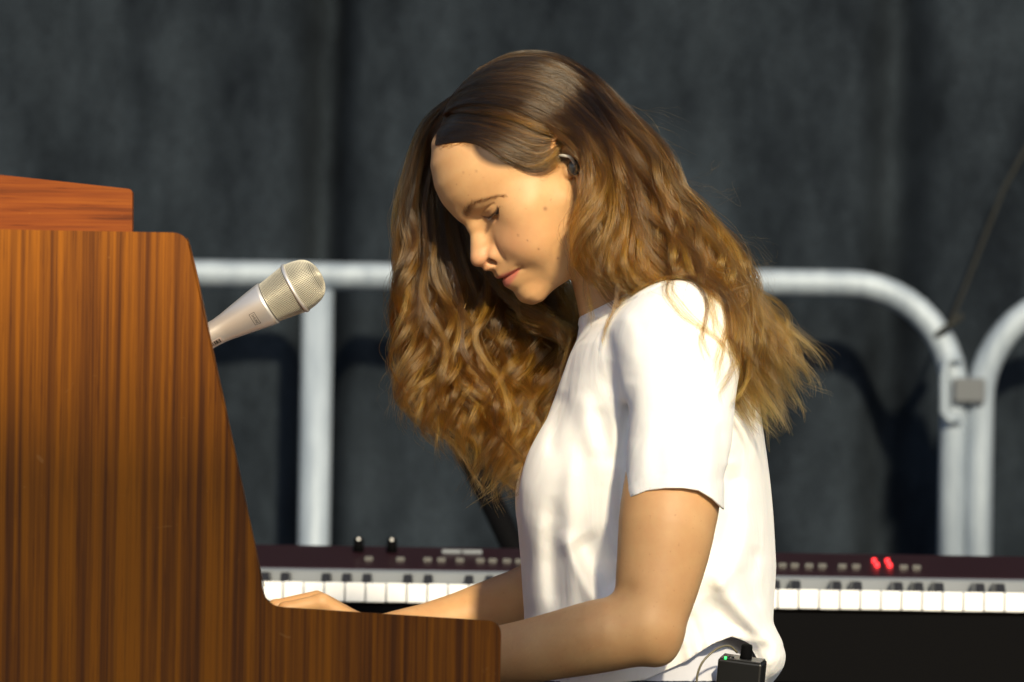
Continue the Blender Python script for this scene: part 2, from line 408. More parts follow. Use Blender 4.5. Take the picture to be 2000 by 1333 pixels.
# ------------------------------------------------------------------ organ
OY0, OY1 = -.45, .45
def organ():
    t = thing('electric_piano', 'striped brown wood electric piano the woman plays, side panel towards us', 'piano', (P(200, 1300, 0)[0], 0, 0))
    def pz(px, py, Y=OY0): p = P(px, py, Y); return (p[0], p[2])
    zfloor = .30
    pts = [pz(-420, 441), pz(362, 455), pz(378, 505), pz(414, 682), pz(441, 800), pz(492, 1040), pz(506, 1105), pz(516, 1184), pz(979, 1214)]
    x9 = pz(977, 1333)[0]
    pts += [(x9, zfloor), (pz(-420, 441)[0], zfloor)]
    rad = [.004, .012, .02, .05, .05, .05, .015, .017, .012, .01, .01]
    poly = round_poly(pts, rad)
    for y0, y1, dx, dz in ((OY0, OY0+.022, 0, 0), (OY1-.022, OY1, -.055, -.012)):
        bm = bmesh.new(); prism_xz(bm, [(x+dx, z+dz) for x, z in poly], y0, y1)
        local(obj('side_panel', bm, M['veneer'], smooth=False), t)
    yi0, yi1 = OY0+.0225, OY1-.0225
    xb = pts[0][0]
    # front fall panel, slanted, just inside the panels
    bm = bmesh.new()
    q = [pz(270, 470), pz(282, 470), pz(410, 1060), pz(398, 1060)]
    prism_xz(bm, q, yi0, yi1); local(obj('front_board', bm, M['veneer'], smooth=False), t)
    bm = bmesh.new(); box(bm, xb+.01, pz(270, 470)[0], yi0, yi1, pz(0, 475)[1], pz(0, 462)[1]); local(obj('top_board', bm, M['redwood'], smooth=False), t)
    bm = bmesh.new(); box(bm, xb+.01, xb+.03, yi0, yi1, zfloor, pz(0, 480)[1]); local(obj('back_board', bm, M['veneer'], smooth=False), t)
    bm = bmesh.new(); box(bm, xb+.04, x9-.07, yi0, yi1, pz(900, 1420)[1]-.02, pz(900, 1395)[1]); local(obj('key_bed', bm, M['veneer'], smooth=False), t)
    # its own keys, running away from the camera
    zt = pz(900, 1300)[1]; kx = x9-.07
    nw = int((yi1-yi0-.02)/.0235)
    wm = bmesh.new(); box(wm, -.14, 0, .0006, .0229, -.02, 0, .001); me = bpy.data.meshes.new('white_key'); wm.to_mesh(me); wm.free(); me.materials.append(M['ivory'])
    km = bmesh.new(); box(km, -.14, -.05, -.0055, .0055, -.002, .011, .0015); kme = bpy.data.meshes.new('black_key'); km.to_mesh(kme); km.free(); kme.materials.append(M['ebony'])
    for i in range(nw):
        o = bpy.data.objects.new('white_key', me); C.objects.link(o); o.location = (kx-.03, yi0+.012+i*.0235, zt); local(o, t)
        if i % 7 not in (2, 6) and i < nw-1:
            o = bpy.data.objects.new('black_key', kme); C.objects.link(o); o.location = (kx-.03, yi0+.012+(i+1)*.0235, zt); local(o, t)
    for x in (xb+.06, x9-.08):
        for y in (OY0+.05, OY1-.05):
            bm = bmesh.new(); lathe(bm, [(0, .012), (zfloor, .02)], (x, y, 0), (0, 0, 1), 16); local(obj('leg', bm, M['chrome']), t)
    # music rest / lid box on top
    by = OY0+.06
    q = [pz(-420, 330, by), pz(2, 342, by), pz(258.5, 370, by), pz(258.5, 452, by), pz(-420, 440, by)]
    zl = pz(0, 461)[1]+.001
    q[-2] = (q[-2][0], zl); q[-1] = (q[-1][0], zl)
    bm = bmesh.new(); prism_xz(bm, round_poly(q, [0, 0, .004, 0, 0]), by, by+.020)
    lid = tag(obj('lid_board', bm, M['redwood'], smooth=False), 'reddish brown wooden board with a small round hole standing on the electric piano', 'board')
    c = Vector(P(219, 444, by))
    bm = bmesh.new(); lathe(bm, [(-.0006, .0038), (.0002, .0038)], c, (0, -1, 0), 20); local(obj('hole', bm, mat('hole_black', (.004, .003, .002), .9)), lid)
organ()

# ------------------------------------------------------------------ microphone
def microphone():
    Y = -.02
    tip = Vector(P(632, 525, Y)); base = Vector(P(330, 690, Y))
    ax = Vector(P(637, 533, Y)) - Vector(P(415, 655, Y)); ax.normalize(); ax = (ax + Vector((0, -.12, 0))).normalized()
    o0 = Vector(P(622, 538, Y))            # front end centre
    mm = .001
    t = thing('microphone', 'champagne silver vocal microphone pointing up beside the wooden panel', 'microphone', tuple(o0 - ax*.1))
    body_m = mat('champagne_metal', (.80, .77, .74), .38, .7)
    nz = noise(body_m, coords(body_m, (1, 1, 1)), 900, 2); bump(body_m, nz, .03, .0003)
    prof = [(-56, 21.8), (-59, 21.6), (-70, 19.8), (-92, 15.8), (-104, 13.6), (-112, 12.6), (-160, 11.6), (-175, 11.5)]
    bm = bmesh.new(); lathe(bm, [(d*mm, r*mm) for d, r in prof][::-1], o0, ax, 64); local(obj('body', bm, body_m), t)
    # grille: woven look, real mesh lattice over dark foam
    def rad(d):     # d from 0 (front) to -58
        pts = [(2.5, 0), (2.1, 5), (1.0, 10.5), (-1, 15), (-4, 18.8), (-9, 21.8), (-16, 23.8), (-23, 24.8), (-28, 24.8), (-54, 20.4)]
        ds = [p[0] for p in pts][::-1]; rs = [p[1] for p in pts][::-1]
        return float(np.interp(d, ds, rs))
    bm = bmesh.new(); lathe(bm, [(d*mm, max(rad(d)-1.2, .2)*mm) for d in (-55, -42, -28, -23, -16, -8, -3, -1, .6, 1.6, 2.1, 2.45)], o0, ax, 48)
    local(obj('foam', bm, mat('foam', (.02, .018, .015), .9)), t)
    gm = mat('grille_wire', (.80, .76, .64), .45, .6)
    a = ax; u = (Vector((0, 1, 0)) - a*a.y).normalized(); v_ = a.cross(u)
    bm = bmesh.new()
    ds = np.concatenate([np.arange(-54.5, -2, 1.35), [-1.6, -.5, .4, 1.0, 1.4, 1.8, 2.05, 2.25, 2.4]])
    nseg = 96
    def ringpt(d, th, off=0.0): return o0 + a*(d*mm) + (u*math.cos(th)+v_*math.sin(th))*((rad(d)+off)*mm)
    for j, d in enumerate(ds):
        pts_ = [ringpt(d, 2*math.pi*k/nseg, .18*(-1)**(k//1+j)) for k in range(nseg)]
        vs = []
        for k, p in enumerate(pts_):
            th = 2*math.pi*k/nseg; rd = (u*math.cos(th)+v_*math.sin(th))
            vs.append([bm.verts.new(p + rd*(.28*mm)), bm.verts.new(p + a*(.28*mm)), bm.verts.new(p - rd*(.2*mm)), bm.verts.new(p - a*(.28*mm))])
        for k in range(nseg):
            n_ = vs[(k+1) % nseg]
            for q in range(4): bm.faces.new((vs[k][q], n_[q], n_[(q+1) % 4], vs[k][(q+1) % 4]))
    nl = 84
    for k in range(nl):
        th = 2*math.pi*k/nl; rd = (u*math.cos(th)+v_*math.sin(th)); tg = a.cross(rd)
        pv = None
        for j, d in enumerate(ds):
            p = ringpt(d, th, .18*(-1)**(j+k))
            w_ = .26*mm*min(1, rad(d)/20)
            c = [bm.verts.new(p + rd*(.25*mm)), bm.verts.new(p + tg*w_), bm.verts.new(p - rd*(.2*mm)), bm.verts.new(p - tg*w_)]
            if pv:
                for q in range(4): bm.faces.new((pv[q], c[q], c[(q+1) % 4], pv[(q+1) % 4]))
            pv = c
    bmesh.ops.recalc_face_normals(bm, faces=bm.faces)
    local(obj('grille', bm, gm), t)
    bm = bmesh.new(); lathe(bm, [(d*mm, r*mm) for d, r in ((-27.8, 24.8), (-27.5, 26.0), (-26, 26.4), (-24.6, 26.0), (-24.2, 24.6))], o0, ax, 64)
    local(obj('ring', bm, body_m), t)
    # engraved boxed mark and barcode sticker, wrapped round the body
    ink = mat('print_black', (.015, .012, .01), .6)
    dr = lambda th: (u*math.cos(th)+v_*math.sin(th))
    # angle facing the camera
    best = min(np.linspace(0, 2*math.pi, 360), key=lambda th: dr(th).y)
    dn = min(np.linspace(0, 2*math.pi, 360), key=lambda th: dr(th).z)
    sgn = 1 if dr(best+.5).z < dr(best).z else -1
    def rb(d):
        return float(np.interp(d, [p[0] for p in prof][::-1], [p[1] for p in prof][::-1]))
    def patch(name, d0, d1, t0, t1, m_, off=.08, n=8, parent=t):
        bm = bmesh.new(); g = []
        for i in range(n+1):
            th = best + sgn*(t0+(t1-t0)*i/n)
            g.append([bm.verts.new(o0 + a*(d*mm) + dr(th)*((rb(d)+off)*mm)) for d in np.linspace(d0, d1, 4)])
        for i in range(n):
            for k in range(3): bm.faces.new((g[i][k], g[i+1][k], g[i+1][k+1], g[i][k+1]))
        bmesh.ops.recalc_face_normals(bm, faces=bm.faces)
        return bm
    def text_on(s, d_c, t_c, size, name):
        # letters run round the body
        cu = bpy.data.curves.new(name, 'FONT'); cu.body = s; cu.size = size; cu.align_x = 'CENTER'; cu.align_y = 'CENTER'; cu.resolution_u = 3
        to = bpy.data.objects.new(name, cu); C.objects.link(to)
        bpy.context.view_layer.update()
        me = bpy.data.meshes.new_from_object(to.evaluated_get(bpy.context.evaluated_depsgraph_get()))
        bpy.data.objects.remove(to)
        for vv in me.vertices:
            arc, up = vv.co.x, vv.co.y
            d = d_c + up; th = best + sgn*(t_c + arc/rb(d))
            vv.co = o0 + a*(d*mm) + dr(th)*((rb(d)+.12)*mm)
        me.materials.append(ink); return me
    for (d0, d1, t0, t1) in ((-75.6, -75.2, .12, .82), (-70.4, -70.0, .12, .82), (-75.6, -70.0, .12, .14), (-75.6, -70.0, .80, .82)):
        pass
    bm = bmesh.new()
    for (d0, d1, t0, t1) in ((-76.2, -75.8, .12, .78), (-70.6, -70.2, .12, .78), (-76.2, -70.2, .10, .12), (-76.2, -70.2, .78, .80)):
        b2 = patch('x', d0, d1, t0, t1, ink); me_ = bpy.data.meshes.new('x'); b2.to_mesh(me_); b2.free(); bm.from_mesh(me_)
    mk = local(obj('printed_mark', bm, ink), t)
    tm = text_on('SHURE', -73.2, .45, 3.6, 'mark_text'); lt = bpy.data.objects.new('lettering', tm); C.objects.link(lt); lt.parent = mk
    stk = mat('sticker', (.45, .36, .33), .5)
    st = local(obj('sticker', patch('st', -148, -112, .55, 1.1, stk, .07), stk), t)
    bm = bmesh.new()
    r3 = random.Random(5); d = -146
    while d < -115:
        wd = r3.choice((.5, .9, 1.5, 2.0)) if d > -140 else 2.2
        b2 = patch('x', d, min(d+wd, -114), .62, 1.02, ink, .16); me_ = bpy.data.meshes.new('x'); b2.to_mesh(me_); b2.free(); bm.from_mesh(me_)
        d += wd + r3.choice((.5, .8, 1.2))
    bc = obj('barcode', bm, ink); bc.parent = st
    # clip and stand
    ms = thing('microphone_stand', 'stand with clip hidden behind the wooden side panel, holding the microphone', 'stand', (o0.x-.25, Y+.02, 0))
    bm = bmesh.new(); lathe(bm, [(-.152, .0135), (-.150, .0155), (-.135, .0155), (-.133, .0135)][::1], o0, ax, 24)
    local(obj('clip', bm, mat('blue_grey_clip', (.16, .22, .27), .4)), ms)
    bm = bmesh.new(); cp = o0 - ax*.143
    tube(bm, [cp + Vector((.0, 0, -.012)), cp + Vector((-.02, .01, -.05)), cp + Vector((-.14, .04, -.10)), cp+Vector((-.15, .45, -.14))], .008, 10)
    local(obj('boom', bm, M['blackmetal']), ms)
microphone()

def blocker_stack():  # unseen stack, added only to shade the lower piano and the arm
    t = thing('light_blocker', 'tall black loudspeaker added out of view right of the camera to shade piano and arm', 'light_blocker', (.72, -4.3, 0))
    dark = mat('blocker_black', (.02, .02, .02), .6)
    for z0, z1 in ((0, .9), (.905, 1.8), (1.805, BLOCK_TOP)):
        bm = bmesh.new(); box(bm, BLOCK_X0, BLOCK_X1, -4.5, -4.1, z0, z1, .01); local(obj('blocker_box', bm, dark, smooth=False), t)
        bm = bmesh.new(); box(bm, BLOCK_X0+.04, BLOCK_X1-.04, -4.512, -4.503, z0+.04, z1-.04, .004); local(obj('grille', bm, M['blackmetal'], smooth=False), t)  # front sheet of the added blocker
BLOCK_X0, BLOCK_X1, BLOCK_TOP = .19, .96, 2.94
blocker_stack()
# ------------------------------------------------------------------ implicit modelling (all in millimetres)
def smin(a, b, k):
    h = np.maximum(k-np.abs(a-b), 0)/k
    return np.minimum(a, b) - h*h*k*.25
def smax(a, b, k): return -smin(-a, -b, k)
def ell(p, c, r):
    q = (p-np.array(c))/np.array(r); k0 = np.sqrt((q*q).sum(1)); k1 = np.sqrt(((q/np.array(r))**2).sum(1))
    return k0*(k0-1)/np.maximum(k1, 1e-6)
def cap(p, a, b, ra, rb):
    a = np.array(a, float); b = np.array(b, float); ab = b-a; q = p-a
    h = np.clip(q@ab/max(ab@ab, 1e-9), 0, 1)
    return np.linalg.norm(q-h[:, None]*ab, axis=1) - (ra+(rb-ra)*h)
def chain(p, pts, rs, k=6):
    d = None
    for i in range(len(pts)-1):
        e = cap(p, pts[i], pts[i+1], rs[i], rs[i+1]); d = e if d is None else smin(d, e, k)
    return d
def spine(pts, rs, n):
    q = catmull(np.array(pts, float), n); seg = np.r_[0, np.cumsum(np.linalg.norm(np.diff(np.array(pts, float), axis=0), axis=1))]
    sq = np.r_[0, np.cumsum(np.linalg.norm(np.diff(q, axis=0), axis=1))]
    r3 = catmull(np.c_[seg, rs, 0*seg], 200); return q, np.interp(sq/sq[-1]*seg[-1], r3[:, 0], r3[:, 1])
def spline_f(p, q, rs):
    """one smooth limb: distance to a fine polyline minus a radius that varies along it"""
    m0 = q[len(q)//2]; d0 = np.minimum(cap(p, q[0], m0, 0, 0), cap(p, m0, q[-1], 0, 0))-max(rs)-22
    near = d0 < 22
    if not near.all():
        if near.any(): d0[near] = spline_f(p[near], q, rs) if near.sum() < len(p) else d0[near]
        return d0
    best = np.full(len(p), 1e9); rr = np.zeros(len(p))
    for i in range(len(q)-1):
        ab = q[i+1]-q[i]; v = p-q[i]; h = np.clip(v@ab/(ab@ab), 0, 1); d = np.linalg.norm(v-h[:, None]*ab, axis=1)
        m = d < best; best = np.where(m, d, best); rr = np.where(m, rs[i]+(rs[i+1]-rs[i])*h, rr)
    return best-rr
def gau(p, c, s):
    return np.exp(-.5*(((p-np.array(c))/np.array(s))**2).sum(1))
def surf(F, lo, hi, h, blk=14, margin=1.6):
    """surface nets over the blocks near the surface, then projected on it"""
    lo = np.array(lo, float); n = np.ceil((np.array(hi)-lo)/h).astype(int)+1
    nb = np.ceil((n-1)/blk).astype(int)
    G = np.full(tuple(nb*blk+1), 1e3, np.float32)
    bi = np.stack(np.meshgrid(*[np.arange(k) for k in nb], indexing='ij'), -1).reshape(-1, 3)
    cen = lo + (bi*blk+blk/2)*h
    fc = F(cen); rad = blk*h*.5*math.sqrt(3)*margin
    G[:] = 1e3
    # sign fill for far blocks
    for b, f in zip(bi, fc):
        if abs(f) >= rad:
            x, y, z = b*blk; G[x:x+blk+1, y:y+blk+1, z:z+blk+1] = 1e3 if f > 0 else -1e3
    near = bi[np.abs(fc) < rad]
    g = np.stack(np.meshgrid(*[np.arange(blk+1)]*3, indexing='ij'), -1).reshape(-1, 3)
    for s in range(0, len(near), 60):
        ch = near[s:s+60]; pts = (ch[:, None]*blk + g[None]).reshape(-1, 3)
        v = F(lo+pts*h); G[pts[:, 0], pts[:, 1], pts[:, 2]] = v
    S = G < 0
    cor = [(i, j, k) for i in (0, 1) for j in (0, 1) for k in (0, 1)]
    sh = np.array(G.shape)-1
    cnt = np.zeros(sh, np.int8)
    for i, j, k in cor: cnt += S[i:i+sh[0], j:j+sh[1], k:k+sh[2]]
    cells = np.argwhere((cnt > 0) & (cnt < 8))
    idx = np.full(sh, -1, np.int64); idx[cells[:, 0], cells[:, 1], cells[:, 2]] = np.arange(len(cells))
    acc = np.zeros((len(cells), 3)); num = np.zeros(len(cells))
    for a in range(8):
        for ax in range(3):
            ca = cor[a]
            if ca[ax]: continue
            cb = list(ca); cb[ax] = 1
            va = G[cells[:, 0]+ca[0], cells[:, 1]+ca[1], cells[:, 2]+ca[2]]; vb = G[cells[:, 0]+cb[0], cells[:, 1]+cb[1], cells[:, 2]+cb[2]]
            m = (va < 0) != (vb < 0); t = np.where(m, va/(va-vb+1e-12), 0)
            q = np.tile(np.array(ca, float), (len(cells), 1)); q[:, ax] += t
            acc += q*m[:, None]; num += m
    V = lo + (cells + acc/np.maximum(num, 1)[:, None])*h
    faces = []
    for ax in range(3):
        a = [slice(None)]*3; b = [slice(None)]*3; a[ax] = slice(0, -1); b[ax] = slice(1, None)
        Sa, Sb = S[tuple(a)], S[tuple(b)]
        e = np.argwhere(Sa != Sb); u, v = (ax+1) % 3, (ax+2) % 3
        ok = (e[:, u] > 0) & (e[:, v] > 0) & (e[:, u] < sh[u]) & (e[:, v] < sh[v]); e = e[ok]
        fl = Sa[e[:, 0], e[:, 1], e[:, 2]]
        q = []
        for du, dv in ((0, 0), (-1, 0), (-1, -1), (0, -1)):
            c = e.copy(); c[:, u] += du; c[:, v] += dv; q.append(idx[c[:, 0], c[:, 1], c[:, 2]])
        q = np.stack(q, 1); q[~fl] = q[~fl][:, ::-1]
        faces.append(q[(q >= 0).all(1)])
    Fq = np.vstack(faces)
    for it in range(3):
        f, gr = grad(F, V); V = V - np.clip(f, -h, h)[:, None]*gr
    return V, Fq
def grad(F, V, e=.4):
    f = F(V); g = np.stack([F(V+np.eye(3)[i]*e)-F(V-np.eye(3)[i]*e) for i in range(3)], 1)/(2*e)
    n = np.linalg.norm(g, axis=1); 
    return f/np.maximum(n, .3), g/np.maximum(n, 1e-6)[:, None]
def clip_mesh(V, faces, cv):
    """keep the side where cv < 0, cutting faces exactly on cv = 0"""
    V = list(map(tuple, V)); cv = list(cv); out = []; cut = {}
    for f in faces:
        s = [cv[i] < 0 for i in f]
        if all(s): out.append(tuple(f)); continue
        if not any(s): continue
        g = []
        for i in range(len(f)):
            a, b = f[i], f[(i+1) % len(f)]
            if cv[a] < 0: g.append(a)
            if (cv[a] < 0) != (cv[b] < 0):
                k = (min(a, b), max(a, b))
                if k not in cut:
                    t = cv[k[0]]/(cv[k[0]]-cv[k[1]]); t = min(max(t, .02), .98)
                    V.append(tuple(np.array(V[k[0]])*(1-t)+np.array(V[k[1]])*t)); cut[k] = len(V)-1; cv.append(0.0)
                g.append(cut[k])
        if len(g) >= 3: out.append(tuple(g))
    V = np.array(V); used = np.unique(np.concatenate([np.array(f) for f in out])); mp = -np.ones(len(V), int); mp[used] = np.arange(len(used))
    return V[used], [tuple(int(mp[i]) for i in f) for f in out]
def mesh_of(name, V, faces, frame=None):
    me = bpy.data.meshes.new(name); me.from_pydata((np.asarray(V)/1000.).tolist(), [], [tuple(map(int, f)) for f in faces]); me.update()
    return me
def vnoise(p, scale, seed=0):
    """smooth value noise in [-1,1]"""
    q = np.asarray(p)/scale; i = np.floor(q).astype(np.int64); f = q-i; f = f*f*(3-2*f); r = 0
    for dx in (0, 1):
        for dy in (0, 1):
            for dz in (0, 1):
                h = (i[:, 0]+dx)*374761393 + (i[:, 1]+dy)*668265263 + (i[:, 2]+dz)*2147483647 + seed*974711
                h = (h ^ (h >> 13))*1274126177 & 0x7fffffff; h = (h ^ (h >> 16)) & 0xffff
                r = r + (h/32767.5-1)*(f[:, 0] if dx else 1-f[:, 0])*(f[:, 1] if dy else 1-f[:, 1])*(f[:, 2] if dz else 1-f[:, 2])
    return r

# ---- head frame: x forward, y to her left (towards the camera), z up; origin between the ears
def rot_head(yaw, pitch, roll):
    B = np.array([[-1, 0, 0], [0, -1, 0], [0, 0, 1.]])
    cp, sp = math.cos(pitch), math.sin(pitch); Rp = np.array([[cp, 0, sp], [0, 1, 0], [-sp, 0, cp]])
    cr, sr = math.cos(roll), math.sin(roll); Rr = np.array([[1, 0, 0], [0, cr, -sr], [0, sr, cr]])
    cy, sy = math.cos(yaw), math.sin(yaw); Ry = np.array([[cy, -sy, 0], [sy, cy, 0], [0, 0, 1]])
    return B@Ry@Rp@Rr
HR = rot_head(R(20), R(36), R(5.5))
_o = PM(1113, 335, -63); HO = _o - HR@np.array([0, 68, 0])
def toW(p): return np.asarray(p)@HR.T + HO
def toH(p): return (np.asarray(p)-HO)@HR

EYE = {1: np.array([66.0, 31, 11.8]), -1: np.array([66.0, -31, 11.8])}
LIPZ_C = -51.0
def head_base(q):
    a = np.abs(q[:, 1]); s = q.copy(); s[:, 1] = a          # mirrored point
    d = ell(s, (0, 0, 38), (86, 70, 82))
    d = smin(d, ell(s, (48, 0, 48), (48, 52, 46)), 22)       # forehead
    d = smin(d, ell(s, (42, 0, -10), (44, 53, 58)), 22)      # mid face
    d = smin(d, ell(s, (46, 44, -4), (24, 19, 17)), 20)      # cheekbone
    d = smin(d, ell(s, (54, 31, -36), (27, 25, 29)), 22)     # cheek
    d = smin(d, ell(s, (66, 23, -27), (19, 14, 16)), 18)
    d = smin(d, chain(s, [(16, 50, -22), (22, 44, -57), (54, 26, -75), (77, 8, -80.5)], [13, 11, 10.5, 10.5], 6), 22)
    d = smin(d, ell(s, (69, 0, -47), (26, 25, 30)), 16)      # muzzle
    d = smin(d, ell(s, (80, 0, -78), (12, 15, 11)), 12)      # chin
    return d
NOSE_PTS = [(88.5, 0, 22), (91.5, 0, 8), (98.3, 0, -7), (104.5, 0, -19)]
def head_feat(q, d):
    s = q.copy(); s[:, 1] = np.abs(q[:, 1]); s[:, 0] += 2.8
    # eye sockets and brow
    d = d + 3.2*gau(s, (86, 26, 9), (14, 13, 9)) + 3.0*gau(s, (90, 15, 9), (12, 6, 8))
    d = d - 2.0*gau(s, (88, 27, 25), (14, 17, 6)) + 1.5*gau(s, (98, 0, 10), (8, 10, 8))
    # nose
    n = chain(s, NOSE_PTS, [8.0, 8.0, 8.8, 9.6], 6)
    n = smin(n, ell(s, (104.8, 0, -21.5), (10.5, 10.0, 8.6)), 5)
    d = smin(d, n, 15)
    d = smin(d, ell(s, (90.5, 13.6, -26), (11, 6.0, 7.0)), 5)
    d = smin(d, cap(s, (94, 0, -27.5), (99, 0, -25), 4.0, 4.0), 4)
    d = smax(d, -ell(s, (97.5, 8.8, -31.2), (10, 4.2, 6.2)), 2.2)
    d = d + 1.6*gau(s, (92, 20.5, -26), (8, 2.4, 7))               # alar groove
    d = d + 0.5*gau(s, (86, 29, -38), (12, 5, 9))                  # nasolabial softness
    # lips
    d = d - 3.4*gau(s, (98, 0, -46.8), (14, 12.5, 3.2)) - 4.3*gau(s, (97, 0, -56.2), (14, 11.5, 4.2))
    d = d - 1.2*gau(s, (95, 5, -45.5), (12, 4, 2.6))
    d = d + .9*gau(s, (102, 0, -41), (10, 2.6, 4))                 # philtrum
    zl = LIPZ_C + .6*np.cos(s[:, 1]/24*math.pi) + 1.0*(s[:, 1]/24)**2
    d = d + 3.6*np.exp(-.5*((s[:, 2]-zl)/1.0)**2)*np.exp(-(s[:, 1]/24.5)**6)*(s[:, 0] > 55)
    d = d + 1.5*gau(s, (82, 25.5, -49.5), (9, 3, 3.0))             # mouth corner
    d = d + 2.0*gau(s, (96, 0, -66), (12, 14, 4.2))
    # eyeballs under the lids
    for sg in (1, -1):
        e = EYE[sg]; r = q-e; y = r[:, 1]*sg
        lid = np.linalg.norm(r, axis=1)-13.1
        d = smin(d, lid, 3.5)
        t = np.clip(1-(y/13.2)**2, 0, 1)
        up = e[2]-.4 - 4.6*t**.8 + .03*y; low = e[2]-.7 - 10.2*t**.85 + .03*y
        zc = (up+low)/2; hw = np.maximum((up-low)/2, .15)
        m = 1/(1+np.exp(np.clip(((np.abs(q[:, 2]-zc)-hw)/.38), -30, 30)))*np.clip(t*5, 0, 1)*(r[:, 0] > 2)
        d = d + 2.4*m
        d = d - .7*np.exp(-.5*((q[:, 2]-up-1.0)/.8)**2)*(t > 0)*t*(r[:, 0] > 2)
        cz = e[2]+3.2 + 1.2*t + .10*y                           # lid crease
        d = d + 1.6*np.exp(-.5*((q[:, 2]-cz)/.85)**2)*np.sqrt(t)*(r[:, 0] > 0)*(np.abs(y) < 15)
    return d
prof_z = np.array([ 97, 79, 59, 44, 29, 21, 13, 4, -5, -12, -18, -24, -28, -33, -38, -41.5, -46, -51, -56.5, -61, -66.5, -73, -79, -87])
prof_x = np.array([ 72, 88.5, 97.6, 100.2, 99.8, 99.2, 96.6, 98.2, 103.0, 108.6, 112.4, 112.8, 109.0, 101.6, 97.4, 98.2, 99.8, 95.2, 98.6, 96.4, 92.2, 93.4, 93.2, 87.0])
def _mid(z):
    lo, hi = np.full(len(z), 55.), np.full(len(z), 135.)
    for _ in range(26):
        m = (lo+hi)/2; v = head_feat(*(lambda p: (p, head_base(p)))(np.stack([m, 0*m, z], 1)))
        lo = np.where(v < 0, m, lo); hi = np.where(v < 0, hi, m)
    return (lo+hi)/2
_pz = np.linspace(-86, 96, 184); _err = np.interp(_pz, prof_z[::-1], prof_x[::-1]) - _mid(_pz)
_err = np.clip(np.convolve(np.pad(_err, 2, 'edge'), np.ones(5)/5, 'valid'), -9, 9)
def ear(s):
    """s mirrored; helix, antihelix, lobe, tragus"""
    hp, hr = EARH; s = s + np.array([0, 5.5, 0])
    d = chain(s, hp, hr, 1.5)
    d = smin(d, ell(s, (-5.5, 71.5, -19), (6.5, 3.6, 9)), 7)
    d = smin(d, ell(s, (-12, 72.5, 9), (14, 3.4, 24)), 5)
    d = smin(d, chain(s, [(-7, 76, 25), (-13, 77, 14), (-13, 76, 0), (-7, 73, -11)], [1.8, 2.4, 2.4, 2.2], 2), 4)
    d = smin(d, ell(s, (1.5, 70.0, -1), (3.6, 4.0, 5.0)), 4)
    d = smax(d, -ell(s, (-5, 76, 2), (6.2, 5.5, 8.0)), 3)
    return d
EARH = spine([(1, 69, 9), (4, 71.5, 19), (1, 75, 30), (-9, 79, 36), (-20, 82, 31), (-25, 83, 19), (-23, 81, 4), (-15, 76, -10), (-7, 72, -17)], [2.0, 2.2, 2.6, 2.8, 2.8, 2.7, 2.6, 2.6, 3.0], 16)
def Fhead(q, ears=True):
    d = head_feat(q, head_base(q))
    e = np.interp(q[:, 2], _pz, _err)*np.clip((124-q[:, 2])/24, 0, 1)*np.clip((q[:, 2]+100)/8, 0, 1)
    sg = np.interp(q[:, 2], [-90, -70, -60, -45, -36, -28, -8, 8, 20, 35, 95], [14, 16, 16, 14, 9, 8, 8, 10, 20, 40, 44])
    d = d - e*np.exp(-.5*(q[:, 1]/sg)**2)*np.clip((q[:, 0]-50)/20, 0, 1)
    if ears:
        s = q.copy(); s[:, 1] = np.abs(s[:, 1]); near = np.abs(s[:, 1]-75) < 30
        if near.any(): 
            ee = np.full(len(q), 1e3); ee[near] = ear(s[near]); d = smin(d, ee, 4)
    return d
# ---- body (world mm)
def pm(px, py, y): return tuple(PM(px, py, y))
ARM_N, ARM_NR = spine([pm(1332, 700, -148), pm(1322, 860, -184), pm(1307, 1000, -215), pm(1289, 1110, -228), pm(1268, 1214, -238)], [43, 44, 46.5, 41, 34.5], 16)
FORE_N, FORE_NR = spine([pm(1260, 1234, -240), pm(1185, 1240, -232), pm(1090, 1260, -215), pm(980, 1281, -190), pm(860, 1290, -150), pm(790, 1292, -125)], [32, 35, 32, 28.5, 22, 20], 18)
ARM_F, ARM_FR = spine([pm(1310, 690, 165), pm(1280, 860, 205), pm(1200, 1010, 225), pm(1110, 1110, 215), pm(1060, 1160, 205)], [42, 43, 42, 38, 34], 6)
FORE_F, FORE_FR = spine([pm(1060, 1163, 205), pm(980, 1190, 190), pm(860, 1222, 165), pm(760, 1238, 140)], [33, 33, 26, 21], 5)
def hand(p, w, sgn, knuck, tips_z, dirx=-1.0):
    """w wrist, fingers towards -x over the keys; sgn = side of the thumb in y"""
    w = np.array(w, float); k = np.array(knuck, float)
    d = None
    ys = np.array([-27, -9, 9, 26])*sgn*-1
    lens = [72, 80, 76, 60]
    for j, (dy, ln) in enumerate(zip(ys, lens)):
        kn = k + np.array([0 if j in (1, 2) else 6, dy, -(abs(dy)-9)*.16])
        mid_ = kn + np.array([-ln*.50, dy*.10, -7-j*1.0]); m2 = mid_ + np.array([-ln*.20, dy*.04, -ln*.26])
        tp = m2 + np.array([-ln*.06, 0, -ln*.20]); tp[2] = tips_z+7
        meta = cap(p, w+np.array([-14, dy*.45, 0]), kn, 11, 9.6)
        fg = chain(p, [kn, mid_, m2, tp], [9.4, 8.0, 7.2, 6.4], 2.5)
        e = smin(meta, fg, 4); d = e if d is None else np.minimum(smin(d, meta, 8), smin(d, fg, 1.5) if False else np.minimum(d, fg))
    th = chain(p, [w+np.array([-16, 22*sgn, -6]), w+np.array([-48, 40*sgn, -18]), w+np.array([-76, 46*sgn, -26]), np.array([w[0]-98, w[1]+42*sgn, tips_z+7])], [13, 11, 8.8, 7.2], 6)
    return smin(d, th, 8)
KEYZ = PM(900, 1300, 0)[2]
W_N = FORE_N[-1]; W_F = FORE_F[-1]
